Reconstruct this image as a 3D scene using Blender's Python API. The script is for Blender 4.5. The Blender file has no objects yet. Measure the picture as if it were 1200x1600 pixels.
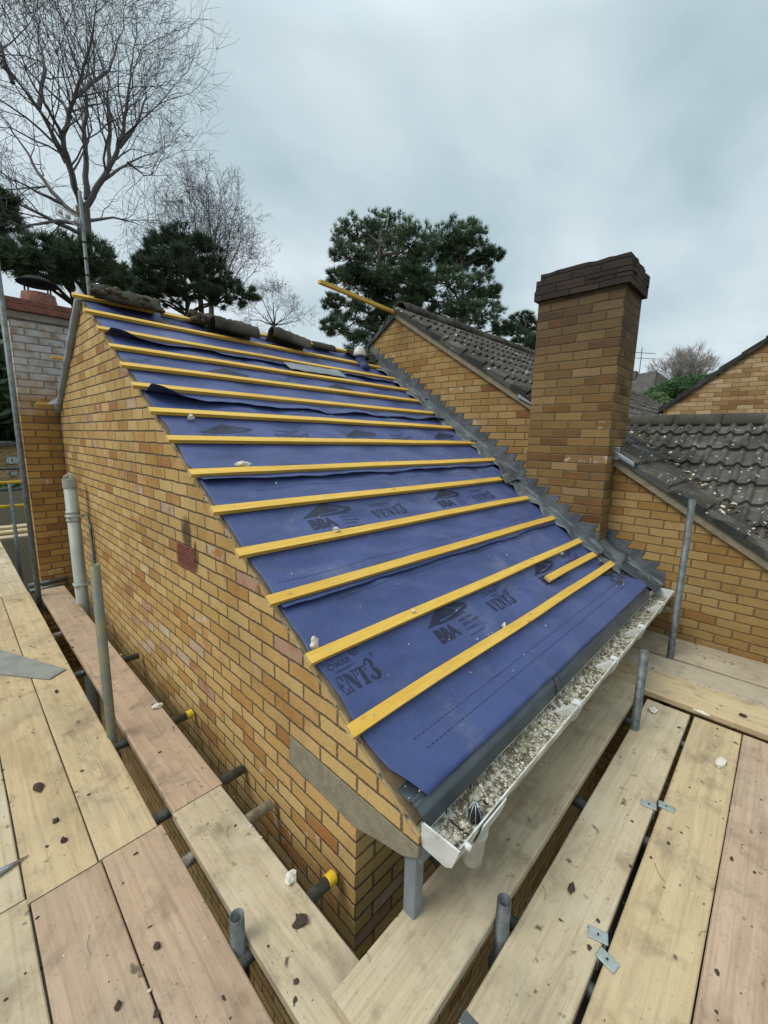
import bpy, bmesh, math, random
from mathutils import Vector as V, Matrix, noise
S = bpy.context.scene; C = S.collection
rad = math.radians
random.seed(7)

# ------------------------------------------------------------------ camera
CF, CR, CD = V((.7119, .6811, -.1711)), V((.6940, -.7197, .0198)), V((-.1096, -.1329, -.9850))
YAW, PIT, ROL = .8075, .1719, -.0201
CF = V((math.sin(YAW)*math.cos(PIT), math.cos(YAW)*math.cos(PIT), -math.sin(PIT)))
_R = V((math.cos(YAW), -math.sin(YAW), 0)); _D = CF.cross(_R)
CR = _R*math.cos(ROL) + _D*math.sin(ROL); CD = -_R*math.sin(ROL) + _D*math.cos(ROL)
CP = V((-.9477, -1.0237, 1.5058)); FOC = 656.285
cam = bpy.data.objects.new('camera', bpy.data.cameras.new('camera')); C.objects.link(cam)
M4 = Matrix((CR, -CD, -CF)).transposed().to_4x4(); M4.translation = CP
cam.matrix_world = M4
cam.data.sensor_width = 36; cam.data.lens = FOC*36/1600
cam.data.clip_start = .02; cam.data.clip_end = 2000
S.camera = cam

def far(u, v, d):          # the place seen at photo pixel (u, v), d metres away over the ground
    r = CF*FOC + CR*(u-600) + CD*(v-800)
    return CP + r*(d/math.hypot(r.x, r.y))

# ------------------------------------------------------------------ scene helpers
def tag(o, label=None, cat=None, group=None, kind=None):
    if label: o['label'] = label
    if cat: o['category'] = cat
    if group: o['group'] = group
    if kind: o['kind'] = kind
    return o
def thing(name, label, cat, loc=(0, 0, 0), group=None):
    o = bpy.data.objects.new(name, None); C.objects.link(o); o.location = loc
    o.empty_display_size = .1
    return tag(o, label, cat, group)
def wloc(o):
    p = V((0, 0, 0))
    while o: p += o.location; o = o.parent
    return p

class MB:
    def __init__(s): s.v = []; s.f = []
    def add(s, vs, fs):
        n = len(s.v); s.v += [tuple(x) for x in vs]; s.f += [tuple(i+n for i in f) for f in fs]; return s
    def box(s, a, b, m=None):
        (x0, y0, z0), (x1, y1, z1) = a, b
        vs = [V(p) for p in ((x0,y0,z0),(x1,y0,z0),(x1,y1,z0),(x0,y1,z0),(x0,y0,z1),(x1,y0,z1),(x1,y1,z1),(x0,y1,z1))]
        if m: vs = [m @ v for v in vs]
        return s.add(vs, [(0,3,2,1),(4,5,6,7),(0,1,5,4),(1,2,6,5),(2,3,7,6),(3,0,4,7)])
    def poly(s, pts, vec):                     # polygon pulled along a vector
        n = len(pts); vec = V(vec); a = [V(p) for p in pts]
        return s.add(a+[p+vec for p in a], [tuple(range(n))[::-1], tuple(range(n, 2*n))]+[(i, (i+1) % n, n+(i+1) % n, n+i) for i in range(n)])
    def tube(s, pts, r, n=10, cap=True):       # r: number or list
        pts = [V(p) for p in pts]; k = len(pts); rs = r if isinstance(r, (list, tuple)) else [r]*k
        base = len(s.v); up = None
        for i, p in enumerate(pts):
            d = (pts[min(i+1, k-1)]-pts[max(i-1, 0)]).normalized()
            if up is None: up = d.orthogonal().normalized()
            else:
                up = up-d*up.dot(d)
                up = up.normalized() if up.length > 1e-5 else d.orthogonal().normalized()
            w = d.cross(up)
            for j in range(n):
                a = 2*math.pi*j/n; s.v.append(tuple(p+(up*math.cos(a)+w*math.sin(a))*rs[i]))
        for i in range(k-1):
            for j in range(n):
                a, b = base+i*n+j, base+i*n+(j+1) % n; s.f.append((a, b, b+n, a+n))
        if cap: s.f.append(tuple(base+j for j in range(n))[::-1]); s.f.append(tuple(base+(k-1)*n+j for j in range(n)))
        return s
    def pipe(s, a, b, r, w=.004, n=20):        # hollow open pipe
        a, b = V(a), V(b); d = (b-a).normalized(); u = d.orthogonal().normalized(); t = d.cross(u); base = len(s.v)
        for (p, q) in ((a, r), (b, r), (b, r-w), (a, r-w)):
            for j in range(n):
                g = 2*math.pi*j/n; s.v.append(tuple(p+(u*math.cos(g)+t*math.sin(g))*q))
        for k in range(4):
            for j in range(n):
                j2 = (j+1) % n; k2 = (k+1) % 4
                s.f.append((base+k*n+j, base+k*n+j2, base+k2*n+j2, base+k2*n+j))
        return s
    def grid(s, fn, nu, nv):                   # fn(i, j) -> point
        base = len(s.v)
        for i in range(nu):
            for j in range(nv): s.v.append(tuple(fn(i, j)))
        for i in range(nu-1):
            for j in range(nv-1):
                a = base+i*nv+j; s.f.append((a, a+nv, a+nv+1, a+1))
        return s
    def lump(s, c, r, seed=0, sub=2, rough=.35, sq=(1, 1, 1)):
        bm = bmesh.new(); bmesh.ops.create_icosphere(bm, subdivisions=sub, radius=1)
        vs = []
        for v in bm.verts:
            k = 1+rough*noise.noise(v.co*1.6+V((seed*7.3, seed*3.1, seed)))*1.6
            vs.append(V(c)+V((v.co.x*sq[0], v.co.y*sq[1], v.co.z*sq[2]))*r*k)
        fs = [tuple(x.index for x in f.verts) for f in bm.faces]; bm.free()
        return s.add(vs, fs)
    def build(s, name, mat, parent=None, smooth=False, loc=None, bevel=0, solid=0, rot=None, seg=2):
        me = bpy.data.meshes.new(name)
        off = wloc(parent) if parent else V((0, 0, 0))
        if loc is not None: off = off+V(loc)
        me.from_pydata([(x-off.x, y-off.y, z-off.z) for x, y, z in s.v] if loc is None or parent or rot is None else s.v, [], s.f)
        o = bpy.data.objects.new(name, me); C.objects.link(o)
        if mat: me.materials.append(mat)
        if parent: o.parent = parent
        if loc is not None: o.location = loc
        if rot is not None: o.rotation_euler = rot
        if smooth: me.polygons.foreach_set('use_smooth', [True]*len(me.polygons))
        if bevel:
            m = o.modifiers.new('b', 'BEVEL'); m.width = bevel; m.segments = seg; m.limit_method = 'ANGLE'; m.angle_limit = rad(35)
        if solid:
            m = o.modifiers.new('s', 'SOLIDIFY'); m.thickness = solid; m.offset = 0
        me.update(); return o
def put(mb, name, mat, label, cat, group=None, **k):     # one-mesh thing with its origin at its base
    if 'loc' not in k:
        xs, ys, zs = zip(*mb.v); k['loc'] = ((min(xs)+max(xs))/2, (min(ys)+max(ys))/2, min(zs))
    return tag(mb.build(name, mat, **k), label, cat, group)
def sm(a, b, x):
    t = min(1, max(0, (x-a)/(b-a))); return t*t*(3-2*t)
def nz(x, y=0., z=0.): return noise.noise(V((x, y, z)))

# ------------------------------------------------------------------ material helpers
class T:
    def __init__(s, name, rough=.8, spec=.5, metal=0):
        s.m = bpy.data.materials.new(name); s.m.use_nodes = True; s.t = s.m.node_tree
        s.b = s.t.nodes['Principled BSDF']; s.b.inputs['Roughness'].default_value = rough
        s.b.inputs['Metallic'].default_value = metal; s.b.inputs['Specular IOR Level'].default_value = spec
    def n(s, ty, **k):
        o = s.t.nodes.new('ShaderNode'+ty)
        for a, b in k.items(): setattr(o, a, b)
        return o
    def put(s, sock, v):
        if hasattr(v, 'is_linked') or isinstance(v, bpy.types.NodeSocket): s.t.links.new(v, sock)
        elif isinstance(v, (tuple, list)) and len(v) == 3 and sock.type == 'RGBA': sock.default_value = (*v, 1)
        else: sock.default_value = v
    def math(s, op, a, b=0., c=0., clamp=False):
        o = s.n('Math', operation=op, use_clamp=clamp)
        for i, x in enumerate((a, b, c)): s.put(o.inputs[i], x)
        return o.outputs[0]
    def mix(s, f, a, b, blend='MIX'):
        o = s.n('Mix', data_type='RGBA', blend_type=blend)
        s.put(o.inputs['Factor'], f); s.put(o.inputs[6], a); s.put(o.inputs[7], b); return o.outputs[2]
    def ramp(s, f, stops, interp='LINEAR'):
        o = s.n('ValToRGB'); o.color_ramp.interpolation = interp; e = o.color_ramp.elements
        while len(e) < len(stops): e.new(.5)
        for x, (p, c) in zip(e, stops): x.position = p; x.color = (*c, 1) if not isinstance(c, (int, float)) else (c, c, c, 1)
        s.put(o.inputs[0], f); return o.outputs[0]
    def noise(s, scale, vec=None, detail=4, rough=.55, dist=0, out=0):
        o = s.n('TexNoise'); o.inputs['Scale'].default_value = scale; o.inputs['Detail'].default_value = detail
        o.inputs['Roughness'].default_value = rough; o.inputs['Distortion'].default_value = dist
        if vec is not None: s.put(o.inputs['Vector'], vec)
        return o.outputs[out]
    def step(s, x, a, b): 
        o = s.n('MapRange', interpolation_type='SMOOTHSTEP'); s.put(o.inputs['Value'], x)
        o.inputs['From Min'].default_value = a; o.inputs['From Max'].default_value = b; return o.outputs[0]
    def pos(s): return s.n('NewGeometry').outputs['Position']
    def obj(s): return s.n('TexCoord').outputs['Object']
    def scale(s, v, k, off=None):
        o = s.n('Mapping'); s.put(o.inputs[0], v); o.inputs['Scale'].default_value = k
        if off is not None: s.put(o.inputs['Location'], off)
        return o.outputs[0]
    def col(s, c): s.put(s.b.inputs['Base Color'], c); return s
    def bump(s, h, strength=.3, dist=.01):
        o = s.n('Bump'); o.inputs['Strength'].default_value = strength; o.inputs['Distance'].default_value = dist
        s.put(o.inputs['Height'], h); s.t.links.new(o.outputs[0], s.b.inputs['Normal']); return s
    def rough(s, r): s.put(s.b.inputs['Roughness'], r); return s

def mottled(name, c1, c2, scale=8, rough=.75, metal=0, bump=.15, c3=None, spec=.4, lo=.35, hi=.65):
    t = T(name, rough, spec, metal); p = t.pos()
    f = t.step(t.noise(scale, p, 6, .6), lo, hi); c = t.mix(f, c1, c2)
    if c3: c = t.mix(t.math('MULTIPLY', t.step(t.noise(scale*4.3, p, 4), .58, .7), .8), c, c3)
    t.col(c)
    if bump: t.bump(t.noise(scale*7, p, 5), bump, .01)
    return t.m

def brick(name, pal, L=.225, H=.075, u0=-.0068, z0=.476, mortar=(.20, .15, .095), top=None, white=.12, dark=None, mw=.0047, spots=(), burnk=.75):
    t = T(name, .88, .25); g = t.n('NewGeometry'); P = g.outputs['Position']
    sp = t.n('SeparateXYZ'); t.put(sp.inputs[0], P); x, y, z = sp.outputs
    sn = t.n('SeparateXYZ'); t.put(sn.inputs[0], g.outputs['True Normal'])
    ax = t.math('GREATER_THAN', t.math('ABSOLUTE', sn.outputs[1]), .7)
    u = t.math('ADD', t.math('MULTIPLY', x, ax), t.math('MULTIPLY', y, t.math('SUBTRACT', 1., ax)))
    wob = t.n('SeparateXYZ'); t.put(wob.inputs[0], t.noise(9, P, 3, .5, out=1))
    wob2 = t.n('SeparateXYZ'); t.put(wob2.inputs[0], t.noise(70, P, 2, .5, out=1))
    def wb(c, k): return t.math('ADD', t.math('MULTIPLY', t.math('SUBTRACT', wob.outputs[k], .5), .012), t.math('MULTIPLY', t.math('SUBTRACT', wob2.outputs[k], .5), .009))
    zz = t.math('DIVIDE', t.math('ADD', t.math('SUBTRACT', z, z0), wb(z, 1)), H)
    row = t.math('FLOOR', zz); fv = t.math('FRACT', zz)
    rj = t.n('TexWhiteNoise', noise_dimensions='1D'); t.put(rj.inputs['W'], row)
    uu = t.math('ADD', t.math('DIVIDE', t.math('ADD', t.math('SUBTRACT', u, u0), wb(u, 0)), L),
                t.math('ADD', t.math('MULTIPLY', t.math('FLOORED_MODULO', row, 2.), .5), t.math('MULTIPLY', t.math('SUBTRACT', rj.outputs[0], .5), .05)))
    cl = t.math('FLOOR', uu); fu = t.math('FRACT', uu)
    cv = t.n('CombineXYZ'); t.put(cv.inputs[0], cl); t.put(cv.inputs[1], row); t.put(cv.inputs[2], ax)
    wn = t.n('TexWhiteNoise', noise_dimensions='3D'); t.put(wn.inputs[0], cv.outputs[0])
    sc = t.n('SeparateColor'); t.put(sc.inputs[0], wn.outputs[1])
    du = t.math('MULTIPLY', t.math('MINIMUM', fu, t.math('SUBTRACT', 1., fu)), L)
    dv = t.math('MULTIPLY', t.math('MINIMUM', fv, t.math('SUBTRACT', 1., fv)), H)
    d = t.math('MINIMUM', du, dv)
    face = t.step(d, mw-.0016, mw+.0018)
    base = t.ramp(wn.outputs[0], pal, 'CONSTANT')
    # each brick has its own burn: fade toward a second colour across part of the brick
    ov = t.n('VectorMath', operation='ADD'); t.put(ov.inputs[0], P); sv = t.n('VectorMath', operation='SCALE'); t.put(sv.inputs[0], wn.outputs[1]); sv.inputs['Scale'].default_value = 13
    t.put(ov.inputs[1], sv.outputs[0]); bp = ov.outputs[0]
    burn = t.math('MULTIPLY', t.step(t.noise(7.5, bp, 3), .48, .68), t.step(sc.outputs[0], .35, .9))
    c = t.mix(t.math('MULTIPLY', burn, burnk), base, (.36, .13, .03))
    c = t.mix(t.step(t.noise(60, P, 5, .7), .35, .8), c, t.mix(.28, c, (.10, .05, .02)))
    c = t.mix(t.math('MULTIPLY', t.step(t.noise(230, P, 2), .62, .72), .45), c, (.12, .065, .025))
    wh = t.math('MULTIPLY', t.step(t.noise(13, bp, 4, .6), .53, .68), t.math('LESS_THAN', sc.outputs[1], white))
    c = t.mix(t.math('MULTIPLY', wh, .75), c, (.55, .47, .38))
    mc = t.mix(t.noise(35, P, 4), mortar, tuple(k*.55 for k in mortar))
    c = t.mix(face, mc, c)
    c = t.mix(t.math('MULTIPLY', t.step(t.noise(1.7, P, 6, .62), .42, .72), .5), c, t.mix(.55, c, (.10, .06, .025)))
    c = t.mix(t.math('MULTIPLY', t.step(t.noise(4.5, P, 6, .7), .55, .75), .35), c, t.mix(.6, c, (.06, .045, .025)))
    if top:                                    # pale bloom over the upper courses
        zb, zt, wc = top
        f = t.math('MULTIPLY', t.step(t.math('ADD', z, t.math('MULTIPLY', t.math('SUBTRACT', t.noise(5, P, 4), .5), .7)), zb, zt), t.math('ADD', .3, t.math('MULTIPLY', t.step(t.noise(9, bp, 5), .35, .6), .6)))
        c = t.mix(t.math('MULTIPLY', f, t.math('ADD', .45, t.math('MULTIPLY', face, .5))), c, wc)
    if dark:                                   # sooty weathering towards a height
        zb, zt, wc = dark
        f = t.step(t.math('ADD', z, t.math('MULTIPLY', t.math('SUBTRACT', t.noise(4, bp, 4), .5), .5)), zb, zt)
        c = t.mix(t.math('MULTIPLY', f, .75), c, wc)
    for (su, sz, ru, rz_) in spots:            # soot licks and damp patches with an outline of their own
        a = t.math('DIVIDE', t.math('SUBTRACT', u, su), ru); b_ = t.math('DIVIDE', t.math('SUBTRACT', z, sz), rz_)
        q = t.math('ADD', t.math('ADD', t.math('MULTIPLY', a, a), t.math('MULTIPLY', b_, b_)), t.math('MULTIPLY', t.math('SUBTRACT', t.noise(12, P, 4), .5), 1.1))
        c = t.mix(t.math('MULTIPLY', t.math('SUBTRACT', 1., t.step(q, .25, 1.1)), .85), c, (.045, .04, .025))
    t.col(c)
    h = t.math('ADD', t.math('MULTIPLY', t.step(d, mw-.003, mw+.004), 1.), t.math('MULTIPLY', t.noise(120, P, 4), .25))
    t.bump(h, .9, .010)
    return t.m

def wood(name, c1, c2, knot, grain=1., rough=.75, stain=0., pale=None):
    t = T(name, rough, .25); o = t.obj(); oi = t.n('ObjectInfo'); rnd = oi.outputs['Random']
    off = t.n('CombineXYZ'); t.put(off.inputs[0], t.math('MULTIPLY', rnd, 37.)); t.put(off.inputs[1], t.math('MULTIPLY', rnd, 11.)); t.put(off.inputs[2], t.math('MULTIPLY', rnd, 5.))
    a = t.n('VectorMath', operation='ADD'); t.put(a.inputs[0], o); t.put(a.inputs[1], off.outputs[0]); v = a.outputs[0]
    st = t.scale(v, (1.3*grain, 26*grain, 26*grain)); fine = t.scale(v, (5*grain, 150*grain, 150*grain))
    g = t.noise(1., st, 4, .6, 1.2); c = t.mix(t.step(g, .3, .72), c1, c2)
    c = t.mix(t.math('MULTIPLY', t.step(t.noise(1., fine, 3, .6), .5, .75), .35), c, knot)
    vo = t.n('TexVoronoi'); vo.inputs['Scale'].default_value = 1.; t.put(vo.inputs['Vector'], t.scale(v, (2.6*grain, 7*grain, 7*grain)))
    c = t.mix(t.math('MULTIPLY', t.math('SUBTRACT', 1., t.step(vo.outputs['Distance'], .03, .13)), .7), c, knot)
    if stain:
        c = t.mix(t.math('MULTIPLY', t.step(t.noise(6, v, 6, .65), .5, .74), stain), c, t.mix(.6, c, (.14, .10, .065)))
        c = t.mix(t.math('MULTIPLY', t.step(t.noise(2.2, v, 5, .6), .46, .7), stain*.8), c, t.mix(.5, c, (.30, .26, .19)))
        c = t.mix(t.math('MULTIPLY', t.step(t.noise(17, v, 3, .5), .66, .75), stain), c, (.11, .085, .06))
        c = t.mix(t.math('MULTIPLY', t.step(t.noise(1., t.scale(v, (2.2, 6, 6)), 7, .75, .8), .50, .68), stain*.8), c, t.mix(.38, c, (.10, .08, .06)))
        c = t.mix(t.math('MULTIPLY', t.step(t.noise(90, v, 3, .6), .60, .72), stain*.5), c, (.15, .12, .085))
        sp = t.n('TexWave', wave_type='BANDS', bands_direction='Y'); sp.inputs['Scale'].default_value = 1.; sp.inputs['Distortion'].default_value = 5; sp.inputs['Detail'].default_value = 3; sp.inputs['Detail Scale'].default_value = 1.2; t.put(sp.inputs['Vector'], t.scale(v, (.35, 4.2, 4.2)))
        c = t.mix(t.math('MULTIPLY', t.step(sp.outputs[0], .93, 1.), stain*.45), c, t.mix(.4, c, knot))
    if pale: c = t.mix(t.math('MULTIPLY', t.step(t.noise(3.1, v, 5, .6), .5, .72), .55), c, pale)
    c = t.mix(t.math('MULTIPLY', t.step(t.noise(1., t.scale(v, (1.1, 3, 3)), 5, .65), .5, .72), .5), c, t.mix(.62, c, knot)); hv = t.mix(t.math('MULTIPLY', rnd, .35), c, t.mix(.5, c, knot)); t.col(hv)
    t.bump(t.math('ADD', t.noise(1., fine, 3), t.math('MULTIPLY', g, .5)), .25, .004)
    return t.m

YB = [(0, (0.522, 0.332, 0.122)), (.2, (0.570, 0.381, 0.152)), (.42, (0.484, 0.297, 0.098)), (.6, (0.541, 0.351, 0.134)), (.75, (0.437, 0.243, 0.073)), (.84, (0.494, 0.297, 0.116)), (.91, (0.361, 0.178, 0.061)), (.945, (0.427, 0.257, 0.171)), (.975, (0.513, 0.376, 0.256))]
SB = [(0, (0.348, 0.219, 0.084)), (.2, (0.385, 0.250, 0.100)), (.42, (0.322, 0.194, 0.067)), (.58, (0.359, 0.230, 0.087)), (.72, (0.302, 0.173, 0.055)), (.88, (0.276, 0.143, 0.046)), (.95, (0.208, 0.087, 0.034)), (.97, (0.374, 0.255, 0.119))]
CB = [(0, (0.209, 0.128, 0.047)), (.2, (0.255, 0.163, 0.063)), (.42, (0.178, 0.105, 0.037)), (.58, (0.224, 0.137, 0.052)), (.72, (0.151, 0.084, 0.031)), (.84, (0.130, 0.065, 0.025)), (.93, (0.104, 0.045, 0.021)), (.96, (0.282, 0.186, 0.088))]
m_gable = brick('yellow_stock_brick', YB, spots=((1.50, .92, .085, .13), (1.385, .80, .035, .12)))
m_wall = brick('sandy_brick', SB, u0=.148, white=.06, mortar=(.24, .165, .078), mw=.0042, burnk=.4)
m_chim = brick('weathered_chimney_brick', CB, L=.249, H=.0768, u0=.148, z0=.476, white=.05, mortar=(.20, .145, .08), dark=(1.6, 3.0, (.060, .044, .028)), mw=.0045, burnk=.3)
m_rear = brick('bloomed_brick', [(0, (.44, .25, .07)), (.3, (.38, .20, .055)), (.55, (.47, .28, .09)), (.75, (.33, .17, .05)), (.9, (.28, .13, .045))], u0=-.335, top=(1.65, 2.15, (.50, .49, .47)), white=.05)
m_cap = brick('sooty_brick', [(0, (0.025, 0.022, 0.020)), (.3, (0.032, 0.027, 0.023)), (.6, (0.021, 0.019, 0.018)), (.88, (0.043, 0.029, 0.022))], L=.249, H=.0768, u0=.10, mortar=(0.025, 0.023, 0.020), white=.0, burnk=0.)
m_soot = mottled('sooty_mortar', (.035, .032, .028), (.06, .055, .045), 18, .95, 0, .6, (.05, .055, .03))
m_redcap = mottled('red_clay_tile', (.22, .075, .045), (.13, .05, .035), 14, .8, 0, .3, (.30, .22, .17))
m_batten = wood('treated_batten', (.72, .475, .10), (.64, .37, .05), (.34, .15, .025), 1.6, .6)
m_bend = mottled('pale_end_grain', (.58, .42, .20), (.48, .30, .12), 60, .8)
m_board = wood('scaffold_board_pale', (.53, .43, .285), (.455, .36, .23), (.23, .17, .10), 1., .85, 1., (.53, .47, .355))
m_board_red = wood('scaffold_board_pink', (.48, .345, .235), (.40, .275, .18), (.20, .135, .085), 1., .85, 1.)
m_board_grey = wood('scaffold_board_grey', (.47, .39, .28), (.40, .325, .225), (.20, .15, .10), 1., .85, .9, (.54, .48, .38))
m_board_tan = wood('scaffold_board_tan', (.545, .425, .25), (.465, .35, .195), (.24, .165, .085), .8, .85, 1.)
m_tube = mottled('galvanised_tube', (.085, .095, .09), (.15, .16, .155), 22, .55, .45, .15, (.055, .05, .045))
m_tube_warm = mottled('stained_tube', (.13, .135, .12), (.20, .17, .08), 9, .6, .3, .1, (.12, .11, .09))
m_tube_white = mottled('limewashed_tube', (.40, .37, .29), (.24, .21, .16), 22, .8, 0, .2, (.12, .10, .08), lo=.4, hi=.6)
m_yellow = mottled('yellow_sleeve', (.72, .48, .02), (.60, .38, .02), 10, .5)
m_clip = mottled('zinc_plate', (.36, .41, .38), (.27, .31, .29), 40, .5, .5, .1, (.45, .36, .25))
m_conc = mottled('concrete', (.25, .215, .15), (.19, .165, .115), 20, .92, 0, .35, (.33, .28, .19))
m_mortar = mottled('verge_mortar', (.30, .235, .15), (.20, .155, .10), 26, .95, 0, .4)
m_tray = mottled('eaves_plastic', (.032, .042, .050), (.045, .056, .064), 5, .38, 0, .04, None, .5)
m_gutter = T('gutter_plastic', .4); _p = m_gutter.pos()
m_gutter.col(m_gutter.mix(m_gutter.math('MULTIPLY', m_gutter.step(m_gutter.noise(11, _p, 6, .7), .40, .62), .85), (.66, .65, .60), (.30, .29, .21))); m_gutter = m_gutter.m
m_white = mottled('white_plastic', (.60, .595, .57), (.46, .455, .42), 9, .45, 0, 0.05, (.38, .37, .32))
m_pvc = mottled('grey_plastic', (.20, .22, .24), (.17, .185, .20), 6, .4, 0, .05)
m_soil = mottled('pale_plastic_pipe', (.36, .38, .33), (.29, .31, .27), 5, .45, 0, .03, (.30, .32, .27))
m_air = mottled('terracotta', (.24, .075, .04), (.17, .05, .03), 30, .85)
m_black = mottled('black_metal', (.010, .010, .012), (.018, .018, .02), 12, .85, 0, .1, None, .2)
m_iron_shade = mottled('iron_and_gap_shade', (.012, .011, .010), (.02, .018, .016), 10, .9)  # near-black for joints and rivets, and for shade painted into openings
m_ply = mottled('shadow_timber', (.16, .11, .06), (.10, .07, .04), 14, .9)  # dark brown timber of the verge and ridge boards
m_soffit = mottled('dark_soffit', (.10, .075, .05), (.07, .05, .035), 8, .9)
m_greyfelt = mottled('grey_felt', (.16, .18, .19), (.21, .23, .24), 7, .7, 0, .05)
m_palefelt = mottled('pale_felt', (.27, .29, .30), (.34, .36, .37), 6, .6, 0, .1)
m_darkfelt = mottled('felt_underside', (.035, .04, .05), (.05, .055, .065), 9, .8)
m_lumpw = mottled('lime_mortar_bits', (.70, .66, .56), (.58, .53, .42), 50, .95, 0, .4)
m_dirt = mottled('moss_dirt', (.055, .042, .026), (.10, .08, .045), 60, .97, 0, .6, (.06, .075, .022))
m_bark_bit = mottled('dark_bark', (.045, .03, .022), (.075, .05, .035), 80, .95, 0, .5)
m_slate = mottled('slate_grey', (.25, .25, .22), (.19, .19, .17), 9, .75, 0, .08)
m_steel = mottled('bare_steel', (.30, .33, .36), (.40, .43, .46), 14, .35, .8, .05)
m_trunk = mottled('bark', (.055, .045, .035), (.095, .078, .058), 6, .95, 0, .5)
m_twig = mottled('twig_bark', (.10, .088, .085), (.15, .135, .13), 3, .95, 0, 0)
m_twig_pale = mottled('pale_twig', (.40, .365, .335), (.31, .28, .255), 3, .95, 0, 0)
m_pinebark = mottled('pine_bark', (.050, .034, .026), (.075, .05, .036), 3, .95, 0, .4)
def leafmat(name, a, b, c, sc=1.3):
    t = T(name, .6, .3); p = t.pos(); g = t.noise(sc, p, 4, .6); h = t.noise(sc*9, p, 2)
    t.col(t.mix(t.step(h, .42, .66), t.mix(t.step(g, .35, .65), a, b), c)); return t.m
m_pine = leafmat('pine_needles', (.055, .095, .050), (.095, .148, .074), (.13, .18, .095))
m_pine2 = leafmat('dark_needles', (.040, .066, .036), (.066, .100, .050), (.085, .12, .06))
m_hedge = leafmat('hedge_leaves', (.012, .040, .012), (.025, .070, .016), (.045, .10, .022), 3)
m_ivy = leafmat('undergrowth_leaves', (.03, .06, .015), (.06, .10, .025), (.10, .13, .05), 8)

# underlay: blue woven sheet
t = T('blue_underlay', .42, .45); o = t.pos()
w = t.n('TexWave', wave_type='BANDS', bands_direction='X'); w.inputs['Scale'].default_value = 160; w.inputs['Distortion'].default_value = 3; w.inputs['Detail'].default_value = 2; t.put(w.inputs['Vector'], o)
c = t.mix(t.step(t.noise(3.2, o, 5, .6), .3, .7), (.030, .050, .145), (.043, .066, .186))
c = t.mix(t.math('MULTIPLY', t.step(t.noise(11, o, 6, .7), .55, .78), .35), c, (.17, .175, .24))
c = t.mix(t.math('MULTIPLY', t.step(t.noise(130, o, 2), .74, .78), .5), c, (.5, .5, .52))
c = t.mix(t.math('MULTIPLY', t.step(t.noise(2.1, o, 7, .75), .52, .72), .30), c, (.24, .235, .26))
c = t.mix(t.math('MULTIPLY', t.step(t.noise(1., t.scale(o, (1.2, 9, 9)), 4, .6), .58, .74), .4), c, (.022, .03, .085))
cr = t.math('ABSOLUTE', t.math('SUBTRACT', t.noise(1., t.scale(o, (3, 7, 7)), 3, .5, 1.5), .5)); crease = t.math('SUBTRACT', 1., t.step(cr, .0, .035))
t.col(c); t.bump(t.math('ADD', t.math('ADD', t.math('MULTIPLY', w.outputs[0], .25), t.math('MULTIPLY', t.noise(14, o, 5, .6), 1.6)), t.math('MULTIPLY', crease, .35)), .35, .006); t.rough(t.math('ADD', .36, t.math('MULTIPLY', t.noise(6, o, 4), .25))); t.b.inputs['Sheen Weight'].default_value = .22; t.b.inputs['Sheen Roughness'].default_value = .35; t.b.inputs['Sheen Tint'].default_value = (.5, .56, .9, 1); m_under = t.m
m_ink = mottled('print_ink', (.009, .012, .030), (.014, .018, .045), 40, .55, 0, 0)

# lead
t = T('weathered_lead', .5, .5, .35); o = t.pos()
c = t.mix(t.step(t.noise(4, o, 5, .6), .35, .65), (.095, .105, .115), (.16, .175, .18))
c = t.mix(t.math('MULTIPLY', t.step(t.noise(9, o, 6, .7), .52, .7), .6), c, (.33, .36, .34)); t.col(c)
t.bump(t.noise(14, o, 4), .25, .01); m_lead = t.m
m_lead_dark = mottled('dark_lead', (.075, .085, .10), (.14, .152, .168), 7, .5, .3, .15, (.20, .22, .22))
# concrete roof tiles
def tilemat(name, a, b, white, moss):
    t = T(name, .9, .2); p = t.pos(); c = t.mix(t.step(t.noise(2.3, p, 6, .65), .35, .65), a, b)
    vt = t.n('TexVoronoi'); vt.inputs['Scale'].default_value = 3.4; t.put(vt.inputs['Vector'], p); sc = t.n('SeparateColor'); t.put(sc.inputs[0], vt.outputs['Color'])
    c = t.mix(t.math('MULTIPLY', t.step(sc.outputs[0], .55, .95), .55), c, t.mix(.5, c, (.20, .19, .165)))
    c = t.mix(t.math('MULTIPLY', t.step(t.noise(7, p, 6, .7), .5, .66), .6), c, moss)
    c = t.mix(t.step(t.noise(19, p, 3, .6), 1-white, 1-white+.05), c, (.55, .53, .46))
    t.col(c); t.bump(t.noise(55, p, 5), .5, .008); return t.m
m_tile = tilemat('lichened_roof_tile', (.040, .037, .033), (.082, .076, .065), .36, (.045, .037, .020))
m_tile2 = tilemat('clean_roof_tile', (.028, .028, .029), (.05, .049, .047), .27, (.06, .06, .045))
m_ridge = tilemat('old_ridge_tile', (.038, .033, .027), (.075, .066, .054), .30, (.05, .052, .022))
m_mossy = tilemat('mossy_ridge_tile', (.026, .023, .018), (.062, .054, .038), .29, (.05, .05, .022))

# ------------------------------------------------------------------ ground
def gz(x, y): return -2.5
gt = T('garden_ground', .95, .2); p = gt.pos()
gt.col(gt.mix(gt.step(gt.noise(.35, p, 6, .6), .4, .62), (.04, .05, .018), (.07, .055, .035))); gt.bump(gt.noise(9, p, 5), .6, .05)
MB().grid(lambda i, j: (-500+1000*i/40, -500+1000*j/40, -2.5), 41, 41).build('ground', gt.m)['kind'] = 'structure'
pv = mottled('paving', (.05, .042, .032), (.03, .026, .02), 4, .92, 0, .3)
MB().box((-6, -6, -2.6), (3.3, 8.5, -2.47)).build('paving', pv)['kind'] = 'structure'

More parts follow.
